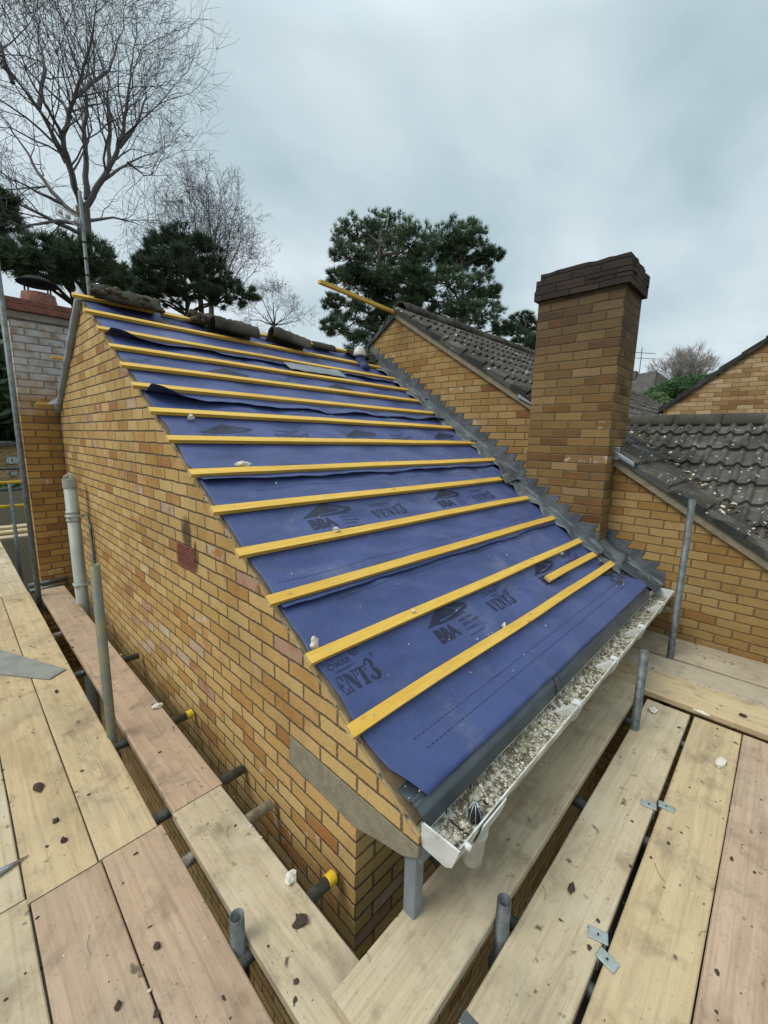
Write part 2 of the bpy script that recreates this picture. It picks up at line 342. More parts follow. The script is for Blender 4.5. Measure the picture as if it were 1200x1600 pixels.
# ------------------------------------------------------------------ the stripped house
SL = .635
def zp(y): return .44+SL*y                      # underlay plane
NR = V((0, -SL, 1)).normalized(); UPS = V((0, 1, SL)).normalized()
house = thing('brick_house', 'yellow brick gable house with stripped roof of blue underlay and yellow battens', 'house', (0, 0, -2.5))
# gable wall with a real thickness
yr, zr_ = 3.47, 2.625
g = MB().poly([(0, 0, -2.5), (0, 0, .012), (0, .454, .028), (0, .452, .176), (0, -.305, .176), (0, -.305, .215), (0, yr, zp(yr)-.035), (0, 4.9, 1.735), (0, 4.9, -2.5)], (.105, 0, 0))
wall = g.build('gable_wall', m_gable, house)
MB().poly([(-.001, .452, .174), (-.001, .454, .030), (-.001, .01, .014), (-.001, -.12, .055), (-.001, -.24, .085), (-.001, -.305, .128), (-.001, -.305, .174)], (.10, 0, 0)).build('concrete_corbel', m_conc, house, bevel=.006)
MB().box((.107, 0, -2.5), (3.35, .1, .2)).build('front_wall', m_gable, house)
MB().box((.107, 4.8, -2.5), (3.35, 4.9, 1.72)).build('rear_wall', m_gable, house)
# verge bedding: rough mortar and dark board edge along the sloping brickwork
def vb(i, j):
    y = -.30+3.76*i/150; a = j*math.pi*.5/3
    k = .010*nz(y*9, 2)+.006*nz(y*31, 5)
    return (.0-.004+.11*(j/3.)+(.0 if j else k*.3), y, zp(y)-.038+(.0 if j == 0 else .024)+k*.5)
MB().grid(vb, 151, 4).build('verge_mortar', m_mortar, house, True)
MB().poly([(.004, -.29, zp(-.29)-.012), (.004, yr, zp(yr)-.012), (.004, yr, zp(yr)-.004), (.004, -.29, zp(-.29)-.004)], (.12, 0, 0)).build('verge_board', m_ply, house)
# air brick, a slotted terracotta block
ab = MB().box((-.004, 1.40, .712), (.02, 1.655, .722)); ab.box((-.004, 1.40, .842), (.02, 1.655, .853)); ab.box((-.004, 1.40, .722), (.02, 1.41, .842)); ab.box((-.004, 1.645, .722), (.02, 1.655, .842))
for k in range(7): ab.box((-.003, 1.41, .727+k*.0165), (.02, 1.645, .736+k*.0165))
air = ab.build('air_brick', m_air, house)
MB().box((-.0005, 1.405, .718), (.012, 1.65, .846)).build('slot_shade', m_iron_shade, air)  # near-black sheet painted as the shade inside the slots
# soot lick above the air brick is a stain with its own outline
# deck added to block light under the underlay, rear slope, soffit, fascia
MB().poly([(.11, -.285, zp(-.285)-.07), (.11, yr, zp(yr)-.065), (.11, yr, zp(yr)-.11), (.11, -.285, zp(-.285)-.11)], (3.24, 0, 0)).build('rafter_deck', m_soffit, house)
MB().poly([(.0, yr, zr_+.02), (.0, 4.98, 1.70), (.0, 4.98, 1.65), (.0, yr, zr_-.04)], (3.35, 0, 0)).build('rear_roof', m_under, house)
MB().box((.105, -.285, .085), (3.36, 0, .10)).build('soffit', m_soffit, house)
MB().box((.02, -.307, .09), (3.36, -.287, .245)).build('fascia', m_pvc, house)
# underlay strips
BY = [0.004, .270, .537, .796, 1.058, 1.328, 1.607, 1.876, 2.142, 2.384, 2.625, 2.872, 3.140]
BXR = [3.06, 2.97, 3.0, 2.97, 3.0, 3.26, 3.26, 3.25, 3.22, 3.26, 3.28, 3.34, 3.36]
def press(y):
    return min([1]+[1-math.exp(-((y-b)/.07)**2) for b in BY])
def strip_off(k, x, y):
    yl = (-.262 if k == 0 else -.272+.765*k); t = y-yl; pr = press(y)
    n = .004+.008*(1-sm(.05, .32, t))
    if k == 0: pr *= .25+.75*sm(-.19, .0, y)
    n += pr*(-.019*(.5-.5*math.cos(2*math.pi*(x-.05)/.6)) + .010*nz(x*2.1, y*5, k*3.1) + .010*nz(x*5+y*3, y*12+x*2, k) + .003*nz(x*13-y*5, y*22, k+7))
    edge = math.exp(-(max(t, 0)/.05)**2)
    if k:
        n += pr*edge*(.016+.036*max(0, nz(x*1.9, k*5.2)+.25)+.012*nz(x*7, k))
        if k in (3, 4): n += pr*.075*math.exp(-(max(t, 0)/.065)**2)*math.exp(-(x/.20)**2)
        if k == 2: n += pr*edge*.03*math.exp(-((x-.25)/.3)**2)
    else: n += .028*sm(-.07, -.24, y)+edge*.004
    return n
def roofpt(k, x, y, lift=0):
    return V((x, y, zp(y)))+NR*(strip_off(k, x, y)+lift)
roofing = []
for k in range(5):
    yl = (-.262 if k == 0 else -.272+.765*k); yh = min(yl+.765+.13, 3.44); ny = int((yh-yl)/.017)+2; nx = 150; xr = 3.34 if k > 1 else (3.10 if k == 1 else 3.13)
    def fn(i, j, k=k, yl=yl, yh=yh, ny=ny, xr=xr):
        v = j/(ny-1.); y = yl+(yh-yl)*v
        edge = .004+.006*nz(y*6, k)+.016*press(y)*(.5+nz(y*3.1, k+4)) + (.055*max(0, 1-(y-yl)/.12) if k == 0 else 0)
        x = edge+(xr-edge)*(i/(nx-1.))**1.15
        y += (.016*nz(x*2.2, k*9)+.006*nz(x*9, k*4) if k else .003*nz(x*2.2))*(1-v)
        return roofpt(k, x, y)
    st = MB().grid(fn, nx, ny).build('underlay_strip', m_under, house, True, solid=.0015)
    roofing.append(st)

# ---- printing on the underlay
def text_mesh(s, size, wx=1., bold=0.):
    cu = bpy.data.curves.new('lettering', 'FONT'); cu.body = s; cu.size = size; cu.resolution_u = 3; cu.offset = bold
    ob = bpy.data.objects.new('lettering', cu); C.objects.link(ob)
    bpy.context.view_layer.update()
    me = bpy.data.meshes.new_from_object(ob.evaluated_get(bpy.context.evaluated_depsgraph_get()))
    vs = [(v.co.x*wx, v.co.y) for v in me.vertices]; fs = [tuple(p.vertices) for p in me.polygons]
    bpy.data.objects.remove(ob); bpy.data.curves.remove(cu); bpy.data.meshes.remove(me)
    return vs, fs
def arc(cx, cy, rx, ry, a0, a1, n):
    return [(cx+rx*math.cos(rad(a0+(a1-a0)*i/n)), cy+ry*math.sin(rad(a0+(a1-a0)*i/n))) for i in range(n+1)]
def band(outer, inner):                        # quads between two equal rows of points
    n = len(outer); return outer+inner, [(i, i+1, n+i+1, n+i) for i in range(n-1)]
# stencil serif letters in a unit of height 1
def stencil():
    P = []
    q = lambda *p: P.append((list(p), [tuple(range(len(p)))]))
    # V
    q((0, .93), (.44, .93), (.44, 1), (0, 1)); q((.07, .9), (.36, .9), (.54, .0), (.36, .0)); q((.56, .93), (.86, .93), (.86, 1), (.56, 1)); q((.68, .9), (.76, .9), (.56, .12), (.53, .28))
    # E
    q((.92, 0), (1.36, 0), (1.36, .07), (.92, .07)); q((.92, .93), (1.36, .93), (1.36, 1), (.92, 1)); q((.96, .09), (1.19, .09), (1.19, .91), (.96, .91))
    q((1.19, .45), (1.34, .40), (1.34, .62), (1.19, .56)); q((1.36, 0), (1.50, 0), (1.55, .32), (1.49, .32)); q((1.36, 1), (1.49, 1), (1.52, .70), (1.46, .70))
    # N
    q((1.60, .93), (1.86, .93), (1.86, 1), (1.60, 1)); q((1.66, .06), (1.73, .06), (1.73, .9), (1.66, .9)); q((1.58, 0), (1.84, 0), (1.84, .06), (1.58, .06))
    q((1.75, .9), (2.01, .9), (2.36, 0), (2.10, 0)); q((2.26, .22), (2.33, .1), (2.33, .9), (2.26, .9)); q((2.14, .93), (2.42, .93), (2.42, 1), (2.14, 1))
    # T
    q((2.48, .93), (3.2, .93), (3.2, 1), (2.48, 1)); q((2.48, .9), (2.54, .9), (2.57, .66), (2.48, .66)); q((3.14, .9), (3.2, .9), (3.2, .66), (3.11, .66)); q((2.71, .09), (2.98, .09), (2.98, .9), (2.71, .9)); q((2.64, 0), (3.06, 0), (3.06, .07), (2.64, .07))
    # 3, taller than the rest
    P.append(band(arc(3.62, .98, .34, .30, 165, -80, 14), arc(3.56, .98, .12, .20, 165, -80, 14)))
    P.append(band(arc(3.64, .32, .40, .36, 80, -165, 16), arc(3.55, .32, .13, .25, 80, -165, 16)))
    P.append((arc(3.36, 1.02, .10, .10, 0, 360, 10)[:-1], [tuple(range(10))])); P.append((arc(3.33, .22, .11, .11, 0, 360, 10)[:-1], [tuple(range(10))]))
    # small f above the 3
    q((4.10, 1.12), (4.15, 1.12), (4.15, 1.46), (4.10, 1.46)); q((4.16, 1.40), (4.30, 1.40), (4.30, 1.46), (4.16, 1.46)); q((4.16, 1.26), (4.26, 1.26), (4.26, 1.31), (4.16, 1.31))
    return P
def printing(k, x0, y0, items, parent):
    """items: (points, faces, dx, dy, sx, sy); all laid 1.6 mm above the sheet, y measured along the horizontal run"""
    bm = bmesh.new()
    for vs, fs, dx, dy, sx, sy in items:
        vv = [bm.verts.new((dx+a*sx, dy+b*sy, 0)) for a, b in vs]
        for f in fs:
            try: bm.faces.new([vv[i] for i in f])
            except ValueError: pass
    bmesh.ops.triangulate(bm, faces=bm.faces[:])
    for _ in range(3):
        ed = [e for e in bm.edges if e.calc_length() > .03]
        if ed: bmesh.ops.subdivide_edges(bm, edges=ed, cuts=1); bmesh.ops.triangulate(bm, faces=bm.faces[:])
    for f in [f for f in bm.faces if min(v.co.x+x0 for v in f.verts) < .035]: bm.faces.remove(f)
    bm.verts.index_update()
    mb = MB(); vs = [roofpt(k, x0+v.co.x, y0+v.co.y, .0022) for v in bm.verts]
    mb.add(vs, [tuple(v.index for v in f.verts) for f in bm.faces]); bm.free()
    if mb.f: mb.build('printed_lettering', m_ink, parent)
STEN = stencil()
CROM = text_mesh('CROMAR', 1., 1.0, .004); RR = text_mesh('R', 1.); BBA = text_mesh('BBA', 1., .95, .045)
LINES = [text_mesh(s, 1.) for s in ('APPROVED', 'INSPECTION', 'CERTIFICATION', 'TECHNICAL')]
def vent(k, x, y):
    it = [(v, f, 0, 0, .0745, .068) for v, f in STEN]
    it.append((*CROM, .022, .098, .0435, .033))
    ring = band(arc(0, 0, 1, 1, 0, 360, 20), arc(0, 0, .80, .80, 0, 360, 20)); it.append((*ring, .236, .131, .021, .018)); it.append((*RR, .2285, .1235, .022, .020))
    for q in range(3): it.append(([(0, 0), (1, 0), (1, 1), (0, 1)], [(0, 1, 2, 3)], .10, .088-.004*q, .12-.02*q, .0012))
    printing(k, x, y, it, roofing[k])
def bba(k, x, y):
    hs = [([(0, 0), (.39, 0), (.39, 0), (.39, 0)], [])]
    roof = [((0, .0), (.10, 0), (.222, .66), (.20, 1.)), ((.20, 1.), (.222, .66), (.30, .38), (.36, .30), (.395, .42)), ((.09, -.04), (.10, .06), (.22, .09), (.31, .20), (.39, .36), (.39, .24), (.31, .06), (.22, -.06)), ((.125, .16), (.215, .60), (.285, .33), (.30, .28), (.21, .18))]
    it = [(list(p), [tuple(range(len(p)))], 0, .083, 1, .092) for p in roof]
    it.append((*BBA, .015, 0, .100, .090))
    for q in range(4): it.append((*LINES[q], .245, .075-.026*q, .021, .020))
    fr = [((.0, 0), (1, 0), (1, .03), (0, .03)), ((0, .97), (1, .97), (1, 1), (0, 1)), ((.992, .03), (1, .03), (1, .97), (.992, .97))]
    for p in fr: it.append((list(p), [(0, 1, 2, 3)], .235, -.03, .145, .128))
    printing(k, x, y, it, roofing[k])
def dashes(k, x0, x1, dy):
    y0 = -.235+.765*k+dy-(.03 if k else .0); it = []; x = 0
    while x < x1-x0:
        it.append(([(0, 0), (1, 0), (1, 1), (0, 1)], [(0, 1, 2, 3)], x, 0, .016, .0028)); x += .026
    printing(k, x0, y0, it, roofing[k])
for k, (xv, xh) in enumerate([(-.045, .656), (-.255, .443), (-.50, .188), (-.05, .60), (-.3, .40)]):
    yb = .109+.765*k
    if yb > 3.3: continue
    for r in range(4):
        a = xv+1.235*r; b = xh+1.235*r
        if a < 3.0 and a+.3 > .05 and (k or a < 2.6): vent(k, a, yb)
        if b < 2.9 and (k != 1 or b < 2.5): bba(k, b, yb-.004)
for k in range(4):
    dashes(k, .18 if k == 0 else .06, 2.95, .115); dashes(k, .2 if k == 0 else .06, 2.95, .070)
    dashes(k, .3, 2.6, .705)

# ---- battens
def batten(y, xl, xr, name='roof_batten', lift=0, rotn=0, hw=.025, th=.025, parent=house, mat=None, seed=0):
    n = 12; mb = MB(); ring = []
    for i in range(n+1):
        x = xl+(xr-xl)*i/n
        wv = .007*nz(x*1.1, y*7+seed); c = V((x, y+rotn*(x-xl), zp(y+rotn*(x-xl))))+NR*(.010+lift+.002*nz(x*2, y*3+9))+UPS*wv
        for a, b in ((-hw, 0), (hw, 0), (hw, th), (-hw, th)): mb.v.append(tuple(c+UPS*a+NR*b))
    for i in range(n):
        for j in range(4):
            a, b = i*4+j, i*4+(j+1) % 4; mb.f.append((a, a+4, b+4, b))
    mb.f.append((0, 1, 2, 3)); mb.f.append(tuple(n*4+j for j in (3, 2, 1, 0)))
    nf = len(mb.f); x = .07                    # nail heads over the rafters
    while x < xr-.03:
        if x > xl+.03:
            c = V((x+.01*nz(x*9, y), y+rotn*(x-xl), zp(y+rotn*(x-xl))))+NR*(.0100+lift+th+.002*nz(x*2, y*3+9))+UPS*(.006*nz(x*5, y*2)); mb.tube([c, c+NR*.0016], .0042, 8)
        x += .60
    o = mb.build(name, mat or m_batten, parent, bevel=.0012, seg=1); o.data.materials.append(m_bend)
    for p in (o.data.polygons[nf-1], o.data.polygons[nf-2]): p.material_index = 1
    o.data.materials.append(m_steel)
    for p in o.data.polygons[nf:]: p.material_index = 2
    return o
LX = [-.045, -.03, -.045, -.05, -.042, -.035, -.04, -.04, -.05, -.042, -.038, -.045, -.06]
for i, y in enumerate(BY): batten(y, LX[i], BXR[i], seed=i)
b = batten(.128, 1.95, 2.93, lift=.001, seed=40); b['label'] = 'short offcut batten'
batten(3.405, -.075, .55, seed=50); batten(3.40, .6, 2.3, seed=51); batten(3.40, 2.25, 3.2, lift=.02, seed=52)
MB().box((-.06, 3.462, zp(3.45)-.005), (3.2, 3.478, zp(3.45)+.03)).build('ridge_board', m_ply, house)
for (y, z, xl) in ((4.22, 2.205, -.13), (4.86, 1.80, -.20)):
    MB().box((xl, y-.025, z), (3.2, y+.025, z+.025)).build('rear_batten', m_batten, house, bevel=.0015)
# rolled edge of the membrane at the rear verge, with a flap at the ridge
pts = [(-.012+.012*nz(i*.9), 3.46+(4.93-3.46)*i/16., 2.62-.895*i/16.+.012*nz(i*.7, 4)) for i in range(17)]
MB().tube(pts, [.036+.008*nz(i*.8, 3) for i in range(17)], 12).build('rolled_membrane', m_palefelt, house, True)
MB().grid(lambda i, j: (-.01+.16*i/8+.01*nz(i, j), 3.50+.02*j-.03*nz(i*.4), 2.65+.13*(1-i/8.)**2*(j/5.)+.012*nz(i*.6, j*.7)), 9, 6).build('membrane_flap', m_palefelt, house, True, solid=.002)
MB().grid(lambda i, j: (-.13+.13*i/6, 4.70+.02*j+.01*nz(i), 1.80+.10*(i/6.)*(j/4.)), 7, 5).build('membrane_flap', m_greyfelt, house, True, solid=.002)
# grey patch tucked between two battens, top right
MB().grid(lambda i, j: V((1.55+.74*i/20., 2.69+.15*j/6.+.012*(1-i/20.), zp(2.69+.15*j/6.)))+NR*(.032+.008*nz(i*.3, j)-.006*j/6.), 21, 7).build('underlay_patch', m_greyfelt, house, True, solid=.002)
# eaves tray
prof = [(-.10, zp(-.10)-.03), (-.17, zp(-.17)-.016), (-.22, zp(-.22)+.006), (-.248, .301), (-.255, .309), (-.262, .309), (-.268, .301), (-.276, .300), (-.281, .303), (-.287, .297), (-.300, .288), (-.306, .282), (-.318, .232), (-.314, .226)]
MB().grid(lambda i, j: (.012+(3.08-.012)*i/40., prof[j][0], prof[j][1]+.004*nz(i*.35, 1)), 41, len(prof)).build('eaves_tray', m_tray, house, solid=.002)
for x in (1.16, 2.2):
    MB().grid(lambda i, j: (x+.003*i, prof[j][0]-.001, prof[j][1]+.0035), 2, len(prof)).build('tray_joint', m_iron_shade, house)
# gutter
gut = bpy.data.objects.new('gutter', None)
def gutter():
    pr = [(-.309, .262), (-.309, .192), (-.317, .178), (-.405, .176), (-.425, .192), (-.440, .235), (-.446, .268), (-.452, .270), (-.452, .264), (-.449, .262), (-.444, .233), (-.429, .188), (-.407, .172), (-.315, .174), (-.305, .190), (-.305, .262)]
    mb = MB(); n = len(pr)
    for i in range(31):
        x = .018+(3.30-.018)*i/30.
        for y, z in pr: mb.v.append((x, y+.002*nz(x*1.5), z+.003*nz(x*1.1, 7)))
    for i in range(30):
        for j in range(n):
            a, b = i*n+j, i*n+(j+1) % n; mb.f.append((a, b, b+n, a+n))
    return mb
gut = gutter().build('gutter', m_gutter, house)
inner = [(-.305, .264), (-.305, .190), (-.315, .172), (-.407, .170), (-.429, .186), (-.445, .233), (-.454, .266)]
for x0 in (.012, 3.298): MB().poly([(x0, y, z) for y, z in inner], (.007, 0, 0)).build('gutter_end_cap', m_white, gut, bevel=.002)
for x in (1.02, 1.62, 2.24, 2.86):
    MB().poly([(x, -.448, .276), (x, -.300, .18), (x, -.318, .166), (x, -.41, .163), (x, -.437, .183), (x, -.452, .232), (x, -.461, .270), (x, -.456, .282)][2:], (.045, 0, 0)).build('gutter_bracket', m_white, gut, bevel=.003)
    MB().box((x, -.455, .268), (x+.04, -.415, .276)).build('bracket_clip', m_white, gut, bevel=.002)
for x in (.148, .305): MB().tube([(x, y-.0, z+.004) for y, z in [(-.311, .214), (-.311, .194), (-.319, .182), (-.404, .180), (-.423, .194), (-.438, .235), (-.444, .264)]], .0032, 6).build('gutter_joint', m_black, gut)
MB().poly([(.14, y, z) for y, z in [(-.303, .20), (-.313, .170), (-.409, .167), (-.432, .184), (-.449, .233), (-.4575, .268), (-.462, .266), (-.454, .230), (-.436, .178), (-.411, .158), (-.310, .160), (-.298, .19)]], (.155, 0, 0)).build('outlet_body', m_white, gut)
outl = MB().pipe((.215, -.385, .16), (.215, -.385, .02), .036, .004, 24)
outl.build('outlet_spout', m_white, gut, True)
MB().tube([(.215, -.385, .162), (.215, -.385, .135), (.215, -.385, .128), (.215, -.385, .06)], [.052, .050, .043, .042], 24).build('outlet_socket', m_white, gut, True)
cage = MB()
for k in range(10):
    a = 2*math.pi*k/10; cage.tube([(.215+.036*math.cos(a)*math.cos(b), -.385+.036*math.sin(a)*math.cos(b), .192+.058*math.sin(b)) for b in (0, .35, .75, 1.15, 1.5)], .0018, 5)
cage.build('wire_grating', m_steel, gut, True)
MB().lump((.215, -.385, .20), .026, 3, 2, .2).build('outlet_shade', m_iron_shade, gut)  # near-black lump standing in for the shaded hole under the grating
MB().tube([(1.16, -.235, .318), (1.135, -.262, .316), (1.115, -.290, .300), (1.10, -.310, .280), (1.09, -.321, .235), (1.07, -.335, .205), (1.04, -.37, .196)], .0022, 5).build('seal_strip', m_black, gut, True)
# square downpipe under the corbel and white stop end bolt
dp = MB().box((.016, -.286, -2.5), (.066, -.232, .112)).build('downpipe', m_pvc, house, bevel=.008)
MB().box((.011, -.291, -.95), (.071, -.227, -.90)).build('pipe_clip', m_pvc, dp, bevel=.004)
MB().tube([(.05, -.449, .262), (.05, -.472, .262)], .011, 10).build('end_bolt', m_white, gut, True)
# soil vent pipe in the far corner
sx, sy = -.125, 4.02
pipe = MB().tube([(sx, sy, -2.5), (sx, sy, 1.00)], .055, 24).build('soil_pipe', m_soil, house, True)
MB().tube([(sx, sy, .98), (sx, sy, 1.06)], .061, 24).build('collar', m_soil, pipe, False)
for z in (.655, .735): MB().tube([(sx, sy, z-.012), (sx, sy, z), (sx, sy, z+.012)], [.059, .064, .059], 24).build('pipe_collar', m_soil, pipe, True)
MB().box((sx-.063, sy-.063, .685), (sx+.063, sy+.063, .703)).box((sx+.05, sy-.02, .686), (.0, sy+.02, .702)).build('pipe_clip', m_soil, pipe, bevel=.01)
MB().box((sx-.063, sy-.063, -.02), (sx+.063, sy+.063, -.002)).box((sx+.05, sy-.02, -.02), (.0, sy+.02, -.004)).build('pipe_clip', m_soil, pipe, bevel=.01)
cg = MB()
for k in range(4):
    a = math.pi*k/4; cg.tube([(sx+.05*math.cos(a)*math.cos(b), sy+.05*math.sin(a)*math.cos(b), 1.055+.055*math.sin(b)) for b in [math.pi*q/8 for q in range(9)]], .005, 6)
cg.build('vent_grating', m_soil, pipe, True)
MB().tube([(-.02, 3.88, -2.5), (-.02, 3.88, .62)], .012, 8).tube([(-.02, 3.83, -2.5), (-.02, 3.83, .35), (-.03, 3.90, .70)], .006, 6).build('wall_cable', m_tray, house, True)

# ------------------------------------------------------------------ neighbour house with chimney
nb = thing('neighbour_house', 'taller sandy brick house with tiled roof and big chimney abutting the blue roof', 'house', (3.36, 0, -2.5))
NZ = lambda y: 3.20+.63*(y-2.94)               # tile plane of its south slope
WX = 3.36
MB().poly([(WX, -3.2, -2.5), (WX, -3.2, NZ(-3.2)-.10), (WX, 2.94, NZ(2.94)-.10), (WX, 7.0, .54), (WX, 7.0, -2.5)], (.22, 0, 0)).build('side_wall', m_wall, nb)
MB().poly([(WX-.042, -3.3, NZ(-3.3)-.138), (WX-.042, 2.94, NZ(2.94)-.138), (WX-.042, 2.94, NZ(2.94)-.055), (WX-.042, -3.3, NZ(-3.3)-.055)], (.30, 0, 0)).build('verge_undercloak', m_conc, nb, bevel=.004)
MB().poly([(WX-.03, 2.94, 3.14), (WX-.03, 7.2, .46), (WX-.03, 7.2, .42), (WX-.03, 2.94, 3.08)], (12.5, 0, 0)).build('rear_roof', m_tile2, nb)
def prof_tile(a, P=.15):
    u = (a/P) % 1.
    return .036*math.sin(math.pi*u/.5) if u < .5 else .002*math.cos(2*math.pi*u)
def tiles(origin, ax, up, nrm, a0, a1, courses, gauge, keep, P=.15, da=.0125, jit=.004):
    mb = MB(); origin, ax, up, nrm = map(V, (origin, ax, up, nrm)); n = int((a1-a0)/da)
    for j in range(courses):
        base = len(mb.v); b0 = j*gauge
        rows = [(b0-.02, .004, 0), (b0-.02, .040, 1), (b0+gauge*.5, .025, 1), (b0+gauge, .006, 1)]
        for i in range(n+1):
            a = a0+(a1-a0)*i/n; tl = int(math.floor(a/(2*P))); dj = jit*nz(tl*3.7, j*2.3); dn = jit*nz(tl*1.9+40, j*5.1)
            for b, h, r in rows:
                mb.v.append(tuple(origin+ax*a+up*(b+dj)+nrm*(h+prof_tile(a, P)*1.0+dn-(0 if r else .012))))
        for i in range(n):
            a = a0+(a1-a0)*(i+.5)/n
            if not keep(a, b0+gauge*.5): continue
            for r in range(3):
                q = base+i*4+r; mb.f.append((q, q+4, q+5, q+1))
    return mb
NUP = V((0, 1, .63)).normalized(); NN = V((0, -.63, 1)).normalized()
o0 = V((WX-.06, -1.62, NZ(-1.62)-.03))
sl_len = 4.56*math.hypot(1, .63)
# wing ridge along y at x = 5.32; valley where both slopes meet
WR, WZ = 5.32, 1.775
def valley_x(y): return WR-(WZ-(NZ(y)-.03))/.58
def keep_main(a, b):
    y = o0.y+NUP.y*b; x = o0.x+a
    if y < .62: return x < valley_x(y)+.02 or (x > WR+1.2+(.62-y)*1.1)
    return True
main_roof = tiles(o0, (1, 0, 0), NUP, NN, 0, 12.4, 17, sl_len/17, keep_main).build('main_roof', m_tile, nb)
# verge face: stepped tile ends
vf = MB()
for j in range(17):
    b0 = j*sl_len/17; p = o0+NUP*(b0-.02); q = o0+NUP*(b0+sl_len/17-.02)
    vf.poly([p+NN*-.022, p+NN*.036, q+NN*.010, q+NN*-.022], (-.012, 0, 0))
vf.build('verge_tile_edges', m_tile2, nb)
# wing roof
WUP = V((1, 0, .58)).normalized(); WN = V((-.58, 0, 1)).normalized()
wl = 2.2; w0 = V((WR-wl*WUP.x, 0.9, WZ-wl*WUP.z))
def keep_wing(a, b):
    y = w0.y-a; x = w0.x+WUP.x*b; return x > valley_x(y)-.02
wing = tiles(w0, (0, -1, 0), WUP, WN, 0, 4.2, 7, wl/7, keep_wing, .138).build('wing_roof', m_tile, nb)
MB().poly([(WR, .6, WZ), (WR, -3.3, WZ), (WR+2.2, -3.3, WZ-1.2), (WR+2.2, .6, WZ-1.2)], (0, 0, -.04)).build('wing_far_slope', m_tile2, nb)
MB().box((WR-1.6, -3.4, -2.5), (WR+1.6, -1.6, .7)).build('wing_wall', m_wall, nb)
def half_round(p, q, r, name, mat, parent, seed=0, moss=.2, n=12, m=10):
    p, q = V(p), V(q); d = (q-p).normalized(); s = d.cross(V((0, 0, 1))).normalized(); u = s.cross(d)
    def fn(i, j):
        a = math.pi*(-.02+1.04*j/n); k = r*(1+moss*nz(i*.9+seed*5, j*.55, seed)); b = p+(q-p)*(i/m)
        return b+s*k*math.cos(a)+u*k*math.sin(a)
    return MB().grid(fn, m+1, n+1).build(name, mat, parent, True, solid=.018)
for k in range(9):
    half_round((WR-.005*(k % 2), .52-.46*k, WZ-.035+.004*nz(k*3)), (WR+.004, .52-.46*k-.455, WZ-.035+.004*nz(k*3+1)), .125, 'ridge_tile', m_ridge, nb, k, .04)
for k in range(20):
    z = 3.155+.02*nz(k*1.7)
    half_round((3.36+.05+.46*k, 2.94, z), (3.36+.05+.46*k+.45, 2.94, z+.01*nz(k*2.9)), .125, 'ridge_tile', m_mossy, nb, k+20, .30 if k < 8 else .1)
# moss, leaves and mortar lying along the valley
va = MB(); vb2 = MB(); vc = MB(); rg = random.Random(5)
for k in range(1900):
    y = .45-2.6*rg.random()**1.1; dx = rg.gauss(.03, .065+.07*abs(nz(y*3, 8))) if k % 7 else abs(rg.gauss(0, .35)); x = valley_x(y)+dx
    z = max(NZ(y)-.03+0*dx, WZ-(WR-x)*.58) if dx > 0 else NZ(y)-.03
    r = .007+.020*rg.random()**2
    (va if rg.random() < .9 else vb2).lump((x, y, z+.034*math.exp(-abs(dx)/.1)+.012+r*.3), r, k, 1, .5, (1.3, 1.1, .6))
vm = va.build('valley_moss', m_dirt); tag(vm, 'dark moss and leaf litter choking the tiled roof valley', 'moss', kind='stuff')
tag(vb2.build('mortar_bits', m_lumpw), 'pale mortar crumbs lying in the mossy roof valley', 'mortar bits', kind='stuff')
# lead end piece at the head of the lower verge, beside the chimney
MB().box((WX-.075, .10, 1.36), (WX-.058, .165, 1.475)).poly([(WX-.076, .165, 1.462), (WX-.076, -.03, 1.34), (WX-.076, -.03, 1.30), (WX-.076, .14, 1.40)], (.10, 0, 0)).build('verge_lead', m_steel, nb, bevel=.006)
MB().poly([(WX-.07, 1.12, 2.00), (WX-.07, .92, 1.885), (WX-.07, .92, 1.855), (WX-.07, 1.13, 1.965)], (.1, 0, 0)).build('verge_lead', m_steel, nb, bevel=.006)
# ridge batten left sticking out of the gable
b = MB().box((0, -.025, -.019), (1.34, .025, .019), Matrix.Translation((2.10, 2.94, 3.185)) @ Matrix.Rotation(rad(2.6), 4, 'Y')).build('ridge_batten', m_batten, nb, bevel=.002)
b['label'] = 'yellow batten jutting out past the gable top'
# chimney
CX = 3.12; cy0, cy1 = .148, .895; cx1 = 3.62
ch = MB().box((CX, cy0, -.2), (cx1, cy1, 2.835)).build('chimney', m_chim, nb)
cap = MB()
def rough_ring(mb, x0, x1, y0, y1, z0, z1, seed, chip=.006):
    pts = []
    N = 14
    for (ax, ay, bx, by) in ((x0, y0, x1, y0), (x1, y0, x1, y1), (x1, y1, x0, y1), (x0, y1, x0, y0)):
        for i in range(N): pts.append((ax+(bx-ax)*i/N, ay+(by-ay)*i/N))
    lo = []; hi = []
    for i, (x, y) in enumerate(pts):
        k = chip*nz(x*9+seed, y*9, z0*5); e = V((x-(x0+x1)/2, y-(y0+y1)/2, 0)).normalized()
        lo.append((x+e.x*k, y+e.y*k, z0+.3*k)); hi.append((x+e.x*k*1.6, y+e.y*k*1.6, z1+.8*chip*nz(x*7, y*7, seed)))
    n = len(pts); mb.add(lo+hi, [tuple(range(n))[::-1], tuple(range(n, 2*n))]+[(i, (i+1) % n, n+(i+1) % n, n+i) for i in range(n)])
rough_ring(cap, CX-.034, cx1+.034, cy0-.036, cy1+.030, 2.812, 2.898, 1, .009)
rough_ring(cap, CX-.036, cx1+.034, cy0-.038, cy1+.026, 2.900, 2.985, 2, .012)
rough_ring(cap, CX-.004, cx1+.004, cy0-.008, cy1-.005, 2.983, 3.052, 3, .016)
cp = cap.build('chimney_cap', m_cap, ch)
fl = MB().lump((3.37, .50, 3.03), .30, 4, 3, .10, (.80, 1.12, .22)); fl.build('flaunching', m_soot, ch, True)
MB().pipe((3.36, .56, 3.0), (3.36, .56, 3.10), .12, .02, 24).build('chimney_pot', m_soot, ch, True)

